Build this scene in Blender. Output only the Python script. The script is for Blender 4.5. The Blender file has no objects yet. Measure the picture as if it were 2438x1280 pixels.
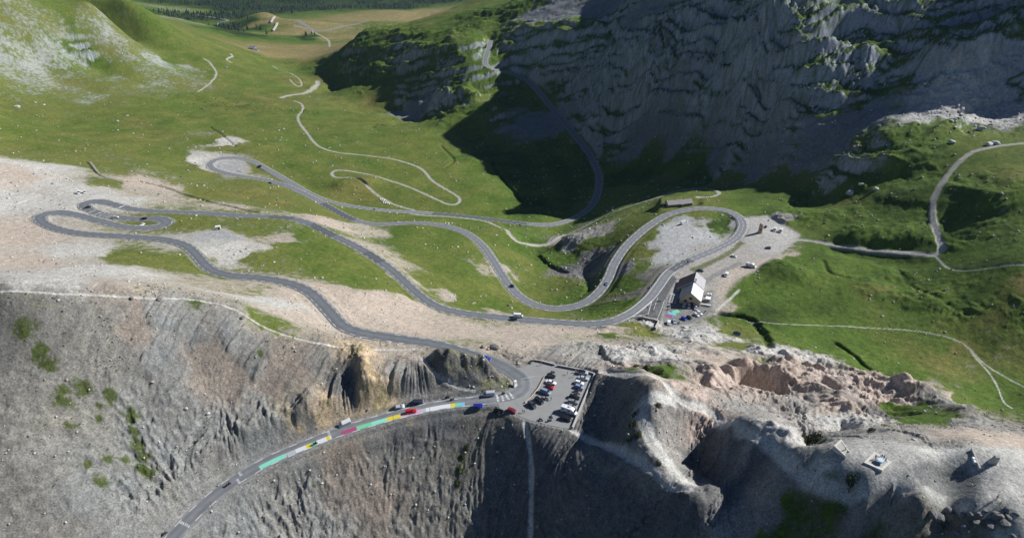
import bpy, bmesh, math, random
import numpy as np
from mathutils import Vector, Matrix

# ------------------------------------------------------------------ camera, sky, sun, exposure
SC = bpy.context.scene
CAM_H, PITCH, FPX = 190.0, math.radians(30.0), 1624.0      # metres above the pass, tilt, focal length in photo pixels
cd = bpy.data.cameras.new("camera"); cam = bpy.data.objects.new("camera", cd)
SC.collection.objects.link(cam); SC.camera = cam
cam.location = (0, 0, CAM_H); cam.rotation_euler = (math.pi/2 - PITCH, 0, 0)
cd.sensor_width = 36.0; cd.lens = 36.0*FPX/2438.0
cd.clip_start = 1.0; cd.clip_end = 30000.0

SUN_EL, SUN_AZ = math.radians(35.0), math.radians(19.0)    # azimuth measured from +x (photo right) towards +y (away)
wd = bpy.data.worlds.new("World"); SC.world = wd; wd.use_nodes = True
nt = wd.node_tree; bg = nt.nodes["Background"]
sky = nt.nodes.new("ShaderNodeTexSky"); sky.sky_type = 'NISHITA'; sky.sun_disc = False
sky.sun_elevation = SUN_EL; sky.sun_rotation = math.pi/2 - SUN_AZ
sky.altitude = 2600; sky.air_density = 1.0; sky.dust_density = 0.3; sky.ozone_density = 5.0
nt.links.new(sky.outputs[0], bg.inputs[0]); bg.inputs[1].default_value = 0.05
sl = bpy.data.lights.new("sun", 'SUN'); sl.energy = 5.0; sl.angle = math.radians(0.5); sl.color = (1.0, 0.985, 0.955)
so = bpy.data.objects.new("sun", sl); SC.collection.objects.link(so)
SUN_D = Vector((math.cos(SUN_EL)*math.cos(SUN_AZ), math.cos(SUN_EL)*math.sin(SUN_AZ), math.sin(SUN_EL)))
so.rotation_euler = SUN_D.to_track_quat('Z', 'Y').to_euler(); so.location = (300, 100, 400)
SC.view_settings.view_transform = 'Standard'; SC.view_settings.look = 'None'
SC.view_settings.gamma = 1.0; SC.view_settings.exposure = 0.42
SC.render.engine = 'CYCLES'; SC.cycles.max_bounces = 4; SC.cycles.diffuse_bounces = 2
SC.cycles.volume_bounces = 0

# ------------------------------------------------------------------ helpers: rays, noise
CP, SP = math.cos(PITCH), math.sin(PITCH)
def ray(u, v):
    a = (u - 1219.0)/FPX; b = (640.0 - v)/FPX
    return a, CP + b*SP, -SP + b*CP
def at_z(u, v, z):
    dx, dy, dz = ray(u, v); t = (z - CAM_H)/dz
    return dx*t, dy*t, z

def _h(ix, iy, seed):
    h = (ix.astype(np.uint32)*np.uint32(374761393) + iy.astype(np.uint32)*np.uint32(668265263) + np.uint32((seed*974634777) & 0xffffffff))
    h = (h ^ (h >> np.uint32(13)))*np.uint32(1274126177)
    return h ^ (h >> np.uint32(16))
_GA = np.arange(64)*2*np.pi/64
_GX = np.cos(_GA).astype(np.float32); _GY = np.sin(_GA).astype(np.float32)
def gnoise(x, y, seed=0):
    x = x.astype(np.float32); y = y.astype(np.float32)
    fx = np.floor(x); fy = np.floor(y); ix = fx.astype(np.int32); iy = fy.astype(np.int32)
    fx = x - fx; fy = y - fy
    u = fx*fx*fx*(fx*(fx*6 - 15) + 10); v = fy*fy*fy*(fy*(fy*6 - 15) + 10)
    def g(dx, dy):
        k = (_h(ix + dx, iy + dy, seed) & np.uint32(63)).astype(np.intp)
        return _GX[k]*(fx - dx) + _GY[k]*(fy - dy)
    a = g(0, 0); b = g(1, 0); c = g(0, 1); d = g(1, 1)
    a = a + u*(b - a); c = c + u*(d - c)
    return (a + v*(c - a))*1.5
def fbm(x, y, wl, octv, seed=0, gain=0.5, ridged=False):
    s = np.zeros(x.shape, np.float32); a = 1.0; f = 1.0/wl; n = 0.0
    for o in range(octv):
        t = gnoise(x*f + 17.3*o, y*f - 9.1*o, seed + o)
        if ridged: t = 1.0 - 2.0*np.abs(t)
        s += a*t; n += a; a *= gain; f *= 2.03
    return s/n
def worley(x, y, seed=0):
    # distance to nearest and second nearest feature point
    x = x.astype(np.float32); y = y.astype(np.float32)
    ix = np.floor(x).astype(np.int32); iy = np.floor(y).astype(np.int32)
    d1 = np.full(x.shape, 9.0, np.float32); d2 = d1.copy(); idv = np.zeros(x.shape, np.float32)
    for dx in (-1, 0, 1):
        for dy in (-1, 0, 1):
            h = _h(ix + dx, iy + dy, seed)
            px = (ix + dx) + (h & np.uint32(1023)).astype(np.float32)/1023.0
            py = (iy + dy) + ((h >> np.uint32(10)) & np.uint32(1023)).astype(np.float32)/1023.0
            d = np.hypot(px - x, py - y)
            c = d < d1
            d2 = np.where(c, d1, np.minimum(d2, d)); idv = np.where(c, ((h >> np.uint32(20)) & np.uint32(255)).astype(np.float32)/255.0, idv)
            d1 = np.where(c, d, d1)
    return d1, d2, idv
def sstep(a, b, x):
    t = np.clip((x - a)/(b - a), 0, 1); return t*t*(3 - 2*t)
# ------------------------------------------------------------------ roads: (u, v, height) knots read off the photograph
ROAD_NORTH = [(1245,905,.3),(1246,928,.2),(1215,945,.0),(1160,953,-.3),(1060,963,-1),(960,984,-2),(880,1006,-3),(800,1031,-4),(720,1063,-5.2),(640,1097,-6.5),
              (580,1131,-7.6),(520,1172,-8.8),(465,1222,-10),(415,1275,-11.2),(370,1330,-12.4)]
ROAD_COL = [(1246,928,.2),(1245,905,.3),(1215,882,.2),(1170,862,0),(1110,842,-.5),(1040,822,-1),(960,810,-1.5),(870,796,-2),(820,780,-2.6),(795,755,-3.5),(765,722,-4.8),
            (735,695,-6),(690,676,-7.3),(620,663,-8.8),(540,656,-10),(495,638,-11),(468,608,-12),(440,585,-13),(390,572,-14),(300,564,-15),(200,558,-16.3),
            (135,546,-17.4),(98,528,-18.4),(100,513,-19),(135,507,-19.7),(180,512,-20.3),(230,525,-21),(290,540,-21.7),(340,545,-22.3),(385,540,-22.8),
            (398,529,-23.2),(375,521,-23.6),(320,522,-24.2),(265,516,-24.9),(222,504,-25.6),(200,492,-26.2),(207,483,-26.7),(240,481,-27),(275,489,-27.4),(310,498,-27.8),
            (360,504,-28.2),(420,506,-28.7),(500,509,-29.5),(560,513,-30),(630,517,-30.8),(690,521,-31.5),(735,533,-32.2),(790,560,-33.2),(840,584,-34),(890,613,-35),
            (940,650,-36.3),(975,683,-37),(1010,713,-37.8),(1050,735,-38.5),(1110,748,-39.2),(1200,758,-40.2),(1300,767,-41.2),(1400,773,-42.2),(1460,766,-42.8),(1505,745,-43)]
ROAD_LOOP = [(1460,766,-42.8),(1505,745,-43),(1545,712,-43.2),(1570,680,-43.6),(1595,648,-44),(1640,622,-45),(1700,597,-46.3),(1748,572,-47.8),(1768,545,-48.9),(1764,522,-49.8),(1735,504,-50.8),
             (1690,497,-51.8),(1640,499,-52.8),(1590,512,-54),(1550,535,-55.5),(1515,563,-56.7),(1485,594,-57.8),(1462,630,-59.2),(1450,660,-60.3),(1430,692,-61.6),(1395,721,-63),
             (1350,734,-64.2),(1300,734,-65.4),(1255,718,-66.8),(1222,692,-68),(1195,655,-69.6),(1172,618,-71.2),(1148,585,-72.6),(1115,558,-74),(1070,541,-75.4),(1010,533,-76.8),
             (950,533,-78),(890,535,-79.2),(840,523,-80.4),(795,500,-81.6),(745,472,-83.2),(690,446,-85),(640,431,-86.8),(580,421,-88.6),(530,411,-90),(503,400,-91.2),(501,389,-92.2),
             (522,379,-93.4),(560,376,-94.4),(600,384,-95.4),(640,405,-96.6),(690,434,-98.2),(735,460,-99.6),(785,481,-101.2),(850,494,-103),(930,503,-104.8),(1020,508,-106.6),
             (1100,515,-108.2),(1200,527,-110.4),(1270,535,-112),(1320,534,-113),(1365,521,-114.6),(1400,499,-116.2),(1418,474,-117.6),(1426,445,-119),(1425,415,-120.4),(1410,380,-121),
             (1388,347,-119.5),(1355,305,-115),(1318,262,-107),(1285,222,-98),(1258,195,-91),(1225,178,-85),(1190,170,-80),(1162,160,-75),(1155,146,-70),(1162,122,-62),(1168,97,-55)]
FAR_ROAD_A = [(708,48,-192),(722,58,-194),(742,71,-196),(770,74,-200),(800,68,-205),(850,57,-212),(880,52,-214)]
FAR_ROAD_B = [(527,80,-222),(513,66,-232),(522,55,-240),(540,48,-246),(470,36,-258)]
LOT = [(1225,880),(1290,858),(1416,890),(1362,1022),(1310,1012),(1262,1000),(1225,985),(1190,972),(1180,948),(1250,925)]
LOT_Z = 0.35
CAFE = [(1562,700),(1600,640),(1680,600),(1740,575),(1775,520),(1830,515),(1905,560),(1855,605),(1800,640),(1760,660),(1735,680),(1715,715),(1690,745),(1640,772),(1575,780)]
# ------------------------------------------------------------------ terrain knots (u, v, height) and (x, y, z) outside the frame
K = """0 695 55;100 697 53;200 700 50;300 706 46;400 712 41;480 722 36;560 740 30;600 762 26;640 790 22;700 803 19;780 815 16;850 827 13;920 830 11;1000 830 9;1060 838 10.5;1120 856 7.5;1180 888 2.5;1215 905 .8
0 640 16;300 640 14;150 640 17;0 600 0;150 600 -4;0 560 -12;600 700 6;720 745 7;800 800 8;500 690 14;400 660 8;250 670 28;450 690 22
0 900 36;0 1100 22;0 1280 9;300 900 26;300 1000 16;150 1150 14;500 900 16;600 900 13;600 1000 5;700 900 11;800 900 8;800 960 2.5;870 900 9;870 975 -1.5;950 900 7;950 950 .5;1050 880 8;1050 930 1.5;1120 900 4;1100 870 8
700 1280 -25;550 1280 -17;850 1280 -29;1000 1100 -13.5;1000 1280 -31;800 1120 -13;900 1040 -7;1100 1000 -4;1219 1100 -12;1219 1280 -28;1219 1010 -1.2;1300 1040 -1;1300 1150 -10;1400 1200 -5;1400 1280 -13;1640 1280 5;1560 1200 3;1500 1150 4;1800 1280 15;1750 1200 14
1370 1030 1;1430 1060 4;1500 1095 8;1570 1130 12;1640 1160 15;1660 1175 15;1545 950 20;1530 1000 16;1560 1060 14.5;1590 1110 12.5;1440 960 1.8;1438 893 2.5;1480 893 10;1520 900 17;1560 915 22;1470 960 7;1480 1010 7;1440 1040 2.5;1410 1000 .2
1600 955 16;1640 965 16;1740 1010 21;1800 1045 25;1870 1080 29;1940 1125 33;2010 1170 36.5;2090 1095 40;2095 1065 40;1990 1072 39.2;1985 1100 38.8;2050 1060 40;2130 1100 40.2;2090 1130 39.5;2050 1155 37.5;2200 1085 40.5;2200 1190 39.5;2300 1205 40;2355 1095 41;2300 1080 40.8;2400 1100 41;2400 1215 40.5;2360 1150 41;2438 1180 41;2240 1140 35.5;2280 1150 36;2230 1060 36;2120 1038 34;2300 1040 36;2438 1060 33;2438 1280 37;2350 1280 33;2250 1280 27;2100 1280 23;1950 1280 19;2000 1230 25;2150 1220 34
1640 1120 5.5;1610 1080 7;1690 1095 5;1650 1030 7;1720 1130 9;1790 1150 16;1660 1150 8
1600 920 14;1650 900 6;1500 830 -15;1560 860 -3;1400 850 -2;1450 790 -33;1500 790 -36;1440 830 -12;1300 830 -1.5;1300 790 -26;1200 800 -21;1220 835 -1;1100 790 -21;1000 780 -19;1130 825 -1;1050 800 -8;900 740 -18;900 690 -24;950 770 -12;850 720 -12
1600 800 -35;1690 790 -32;1750 793 -38;1650 840 -15;1720 880 -4;1760 905 -9;1810 925 -11;1800 890 -14;1750 850 -18;1860 880 -16;1900 870 -22;1700 930 10;1700 960 12;1780 975 8;1900 960 -2;1850 1010 14;1900 1035 17;1940 1045 15;1960 1010 9;2000 960 -3;2100 970 -9;2060 990 -2;2150 925 -20;2010 1000 8;2180 1010 10;2280 990 4;2200 950 -20;2230 1010 12;2380 1010 0;1850 940 -4;1970 1050 24
2000 850 -34;1800 790 -38;1850 830 -30;1900 750 -42;2100 750 -40;2300 850 -38;2400 950 -34;2250 900 -34;2100 880 -36;2438 800 -28;2438 700 -16;2438 900 -34;2300 700 -27;2000 680 -40;2150 680 -38;1900 700 -42;1750 700 -43
1850 640 -41;1900 630 -41;1830 610 -45;2000 620 -42;2100 600 -37;2230 600 -30;2050 540 -36;2150 550 -30;1900 580 -46;1950 530 -46;1950 480 -46;1850 500 -50;2100 500 -28;2150 450 -18;2250 500 -16;2260 430 -6;2350 350 5;2438 340 9;2400 450 4;2438 500 -4;2438 600 -8;2350 550 -14;2420 400 6;2200 420 -13;2200 340 2;2100 390 -16;2080 335 -4;2000 400 -30;2040 365 -16
1900 430 -52;1900 350 -30;1900 300 -16;1900 200 14;1900 100 45;1900 50 61;1900 0 78;1800 420 -64;1800 350 -46;1800 300 -30;1800 200 2;1800 100 34;1800 0 70
1700 410 -82;1700 350 -66;1700 300 -47;1700 200 -12;1700 100 23;1700 0 60;1600 410 -98;1600 350 -80;1600 300 -62;1600 200 -24;1600 100 12;1600 40 36
1500 400 -112;1500 300 -78;1500 200 -40;1500 100 -4;1500 50 14;1400 300 -106;1400 200 -68;1400 130 -38;1300 180 -76;1300 130 -52;1300 80 -30;1350 60 -14;1250 62 -30;1230 100 -50;1450 60 -3;1450 30 0
2000 300 -10;2000 200 16;2000 100 43;2000 0 76;2100 300 -1;2100 200 20;2100 100 46;2100 0 77;2200 300 4;2200 250 10;2200 180 31;2200 100 53;2200 0 83;2350 300 4;2350 250 9;2300 200 27;2300 100 57;2300 0 83;2438 250 13;2438 200 25;2438 150 41;2438 50 70;2438 0 84
1240 480 -123;1230 440 -125;1180 400 -128;1120 340 -133;1010 290 -142;960 270 -144;890 260 -146;820 205 -154;740 172 -160;1290 500 -120;1330 555 -114
1100 250 -106;1200 300 -116;1200 250 -101;1300 350 -125;1200 380 -130;1300 440 -124;1000 180 -100;1000 230 -121;1000 100 -66;1000 68 -57;1060 66 -51;900 150 -102;900 200 -124;850 100 -88;800 130 -120;950 62 -70;880 70 -78;1100 150 -69;1130 120 -57;1120 85 -47;1170 76 -46;1050 100 -58
1170 390 -123;1100 330 -125;1010 275 -134;1000 350 -119;900 270 -136;950 300 -127;1100 420 -117;1180 460 -117;900 400 -109;800 440 -101;800 380 -106;1000 450 -111;1000 480 -108;1100 480 -112;700 350 -104;600 330 -100;500 350 -93;300 350 -78;100 350 -60;0 350 -50;850 330 -116;750 280 -122
300 450 -44;0 450 -26;100 460 -30;450 450 -60;600 480 -58;0 500 -20;700 490 -62;350 400 -64;150 400 -46;520 440 -72;850 560 -56;760 520 -50
0 250 -62;300 250 -92;600 250 -118;450 230 -112;750 240 -133;0 150 -45;200 150 -70;400 150 -95;600 180 -127;500 180 -112;700 190 -142;0 80 -14;0 0 24;100 60 -14;200 60 -40;300 0 -12;200 0 4;100 0 14;400 60 -76;480 80 -102;520 95 -118;560 108 -136;300 100 -74;100 160 -62;230 190 -82
600 118 -165;720 115 -173;650 150 -148;750 130 -166;800 100 -188;660 78 -196;750 78 -198;640 29 -189;570 46 -208;600 60 -200;690 45 -192;760 50 -196;520 62 -233;450 40 -250;400 15 -265;330 5 -270;560 20 -275;700 22 -292;700 0 -310;500 0 -300;850 20 -285;850 60 -213;900 50 -232;1000 40 -280;1000 10 -320;950 30 -270;1050 50 -246;1150 20 -238;1080 45 -220;1200 10 -196;1300 20 -136;1300 0 -118;1400 0 -74;1150 0 -262;1400 20 -60
1100 650 -58;900 580 -57;1000 580 -66;1150 730 -53;1000 640 -52;1200 740 -57;1250 660 -77;1330 690 -74;1300 710 -69;1300 640 -86;1290 600 -99;1400 640 -80;1380 600 -86;1440 600 -72;1370 565 -88;1330 575 -97;1250 580 -92;1210 550 -86;1430 540 -84;1500 490 -88;1560 470 -79;1640 452 -71;1700 455 -66;1612 478 -60;1560 500 -64;1500 540 -64;1500 650 -53;1480 690 -52;1420 745 -50;1540 600 -52;1700 530 -51;1620 590 -48.5;1660 550 -50;1450 470 -105;1480 440 -100;1600 440 -84;1780 450 -62;1810 545 -47;1640 720 -43.3;1740 620 -45;1600 775 -43;1830 570 -46"""
KW = [(400,200,25),(330,60,20),(500,400,10),(620,480,40),(800,600,120),(600,560,60),(620,620,70),(680,690,190),(520,692,140),(560,690,180),(600,705,215),(500,735,130),(565,655,140),(720,730,240),(800,770,320),(900,1000,380),(520,850,170),(700,800,270),(300,1050,170),(0,1600,-20),(300,1500,150),(900,300,40),  # high points on the sun side are added, unseen, to shade the massif
      (-600,600,25),(-500,300,60),(-330,140,40),(-900,900,80),(-1300,1400,190),(-900,1950,-150),(-700,2300,-240),(-1600,2600,-150),(-1500,5200,150),(0,5200,100),(1500,5200,500),
      (900,2500,350),(400,2400,120),(1500,1500,600),(1500,600,300),(0,60,-100),(-150,60,-40),(150,60,-30),(-300,-40,0),(300,-40,0),(0,3800,-330),(700,3500,100)]
kn = []
for ln in K.strip().split("\n"):
    for e in ln.split(";"):
        u, v, z = map(float, e.split()); kn.append(at_z(u, v, z))
for R in (ROAD_NORTH, ROAD_COL, ROAD_LOOP, FAR_ROAD_A, FAR_ROAD_B):
    for u, v, z in R: kn.append(at_z(u, v, z))
kn += KW
kn = np.array(kn, float)
def warp(x, y):
    yy = np.maximum(y + 130.0, 40.0)
    return x/yy, 1.15*np.log(yy)
kx, ky = warp(kn[:, 0], kn[:, 1])
# merge near-coincident knots
keep = []
for i in range(len(kn)):
    if all((kx[i]-kx[j])**2 + (ky[i]-ky[j])**2 > 1e-5 for j in keep): keep.append(i)
kn = kn[keep]; kx = kx[keep]; ky = ky[keep]; kz = kn[:, 2]
C2 = 0.016**2
n_ = len(kn)
A = np.zeros((n_ + 3, n_ + 3))
A[:n_, :n_] = np.sqrt((kx[:, None]-kx)**2 + (ky[:, None]-ky)**2 + C2) - np.eye(n_)*0.002
A[:n_, n_] = 1; A[:n_, n_+1] = kx; A[:n_, n_+2] = ky; A[n_:, :n_] = A[:n_, n_:].T
sol = np.linalg.solve(A, np.r_[kz, 0, 0, 0])
def base_h(x, y):
    wx, wy = warp(x, y); out = np.empty(wx.shape)
    f = out.ravel(); a = wx.ravel(); b = wy.ravel()
    for i in range(0, f.size, 20000):
        s = slice(i, i+20000)
        f[s] = np.sqrt((a[s, None]-kx)**2 + (b[s, None]-ky)**2 + C2) @ sol[:n_] + sol[n_] + sol[n_+1]*a[s] + sol[n_+2]*b[s]
    return out

# ------------------------------------------------------------------ terrain grid: rows and columns get wider spaced with distance
DENS = 0.62
yk = np.array([60, 130, 250, 420, 700, 1200, 1700, 2600, 5200.]); dk = np.array([1.2, .34, .34, .55, .85, 1.7, 3.0, 7.0, 40.])
ys = [60.0]
while ys[-1] < 5200: ys.append(ys[-1] + np.interp(ys[-1], yk, dk)/DENS)
ys = np.array(ys)
ss = [-1.5]
while ss[-1] < 1.9: ss.append(ss[-1] + np.interp(ss[-1], [-1.5, -1.0, -.8, .8, 1.0, 1.9], [.02, .004, .00085, .00085, .003, .02])/DENS)
ss = np.array(ss)
NR, NC = len(ys)//4*4 + 1, len(ss)//4*4 + 1
if NR > len(ys): NR -= 4
if NC > len(ss): NC -= 4
ys = ys[:NR]; ss = ss[:NC]
Y = np.repeat(ys[:, None], NC, 1); X = ss[None, :]*0.866*(Y + 110.0)
def up4(a):
    # Catmull-Rom upsampling by 4 along both axes
    def ax(a):
        n = a.shape[0]; p = np.concatenate([2*a[:1]-a[1:2], a, 2*a[-1:]-a[-2:-1]])
        out = np.empty(((n-1)*4 + 1,) + a.shape[1:], a.dtype)
        for k in range(4):
            t = k/4.0
            w = (-.5*t+t*t-.5*t**3, 1-2.5*t*t+1.5*t**3, .5*t+2*t*t-1.5*t**3, -.5*t*t+.5*t**3)
            m = n - 1
            out[k:4*m:4] = w[0]*p[0:m] + w[1]*p[1:m+1] + w[2]*p[2:m+2] + w[3]*p[3:m+3]
        out[-1] = a[-1]
        return out
    return ax(ax(a).T.copy()).T.copy()
Xc = X[::4, ::4]; Yc = Y[::4, ::4]
Hc = base_h(Xc, Yc)
H0 = up4(Hc)
print("grid", NR, NC, NR*NC)

def sample(grid, x, y):
    x = np.atleast_1d(np.asarray(x, float)); y = np.atleast_1d(np.asarray(y, float))
    s = x/(0.866*(y + 110.0))
    j = np.clip(np.searchsorted(ys, y) - 1, 0, NR - 2); i = np.clip(np.searchsorted(ss, s) - 1, 0, NC - 2)
    ty = np.clip((y - ys[j])/(ys[j+1] - ys[j]), 0, 1); tx = np.clip((s - ss[i])/(ss[i+1] - ss[i]), 0, 1)
    return (grid[j, i]*(1-tx) + grid[j, i+1]*tx)*(1-ty) + (grid[j+1, i]*(1-tx) + grid[j+1, i+1]*tx)*ty
YM = np.concatenate([np.arange(62, 300, .25), np.arange(300, 900, .5), np.arange(900, 2000, 2), np.arange(2000, 5000, 8)])
def hit(u, v, grid=None):
    g = H0 if grid is None else grid
    dx, dy, dz = ray(u, v)
    t = YM/dy; hz = CAM_H + dz*t; hh = sample(g, dx*t, YM)
    k = np.nonzero(hz <= hh)[0]
    if len(k) == 0 or k[0] == 0: return dx*t[-1], YM[-1], hh[-1]
    k = k[0]; a = hz[k-1] - hh[k-1]; b = hz[k] - hh[k]; w = a/(a - b)
    yy = YM[k-1] + w*(YM[k] - YM[k-1]); return dx/dy*yy, yy, float(sample(g, dx/dy*yy, yy)[0])
# ------------------------------------------------------------------ what the ground is made of: sample points (photo u, v, kind)
# kind: grass cover, soil colour, rock relief, gully relief, hummock relief
KIND = {
 'M': (.93, (.23,.22,.17), .05, 0, 1.0), 'm': (.66, (.30,.27,.21), .08, 0, 1.0), 'D': (.80, (.26,.22,.16), .05, 0, 1.0), 'L': (.54, (.28,.29,.25), .08, .1, 1.0),
 'u': (.14, (.38,.385,.385), .08, .2, .3), 'w': (.42, (.31,.325,.31), .12, .3, .8),
 'W': (.12, (.42,.41,.38), .08, .2, .3), 'P': (.18, (.39,.33,.275), .05, .15, .35), 'p': (.38, (.36,.315,.265), .06, .1, .6), 'G': (.04, (.30,.30,.30), 0, 0, .05),
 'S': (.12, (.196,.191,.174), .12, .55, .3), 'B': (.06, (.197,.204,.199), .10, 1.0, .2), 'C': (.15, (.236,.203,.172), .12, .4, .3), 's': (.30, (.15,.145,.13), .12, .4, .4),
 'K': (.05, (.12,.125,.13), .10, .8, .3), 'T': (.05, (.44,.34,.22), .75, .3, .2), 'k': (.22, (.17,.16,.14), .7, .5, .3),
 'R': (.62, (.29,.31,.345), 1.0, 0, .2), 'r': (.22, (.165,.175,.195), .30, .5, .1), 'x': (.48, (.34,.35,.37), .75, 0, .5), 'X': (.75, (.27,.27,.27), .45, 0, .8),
 'Q': (.08, (.42,.355,.315), .16, 1.7, .3), 'q': (.15, (.235,.233,.222), .12, .9, .4), 'U': (.10, (.43,.43,.42), .3, 1.1, .2),
 'H': (.55, (.30,.24,.13), .0, 0, .6), 'F': (.9, (.1,.1,.06), 0, 0, .6), 'v': (.85, (.14,.13,.10), .15, .3, .7)}
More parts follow.
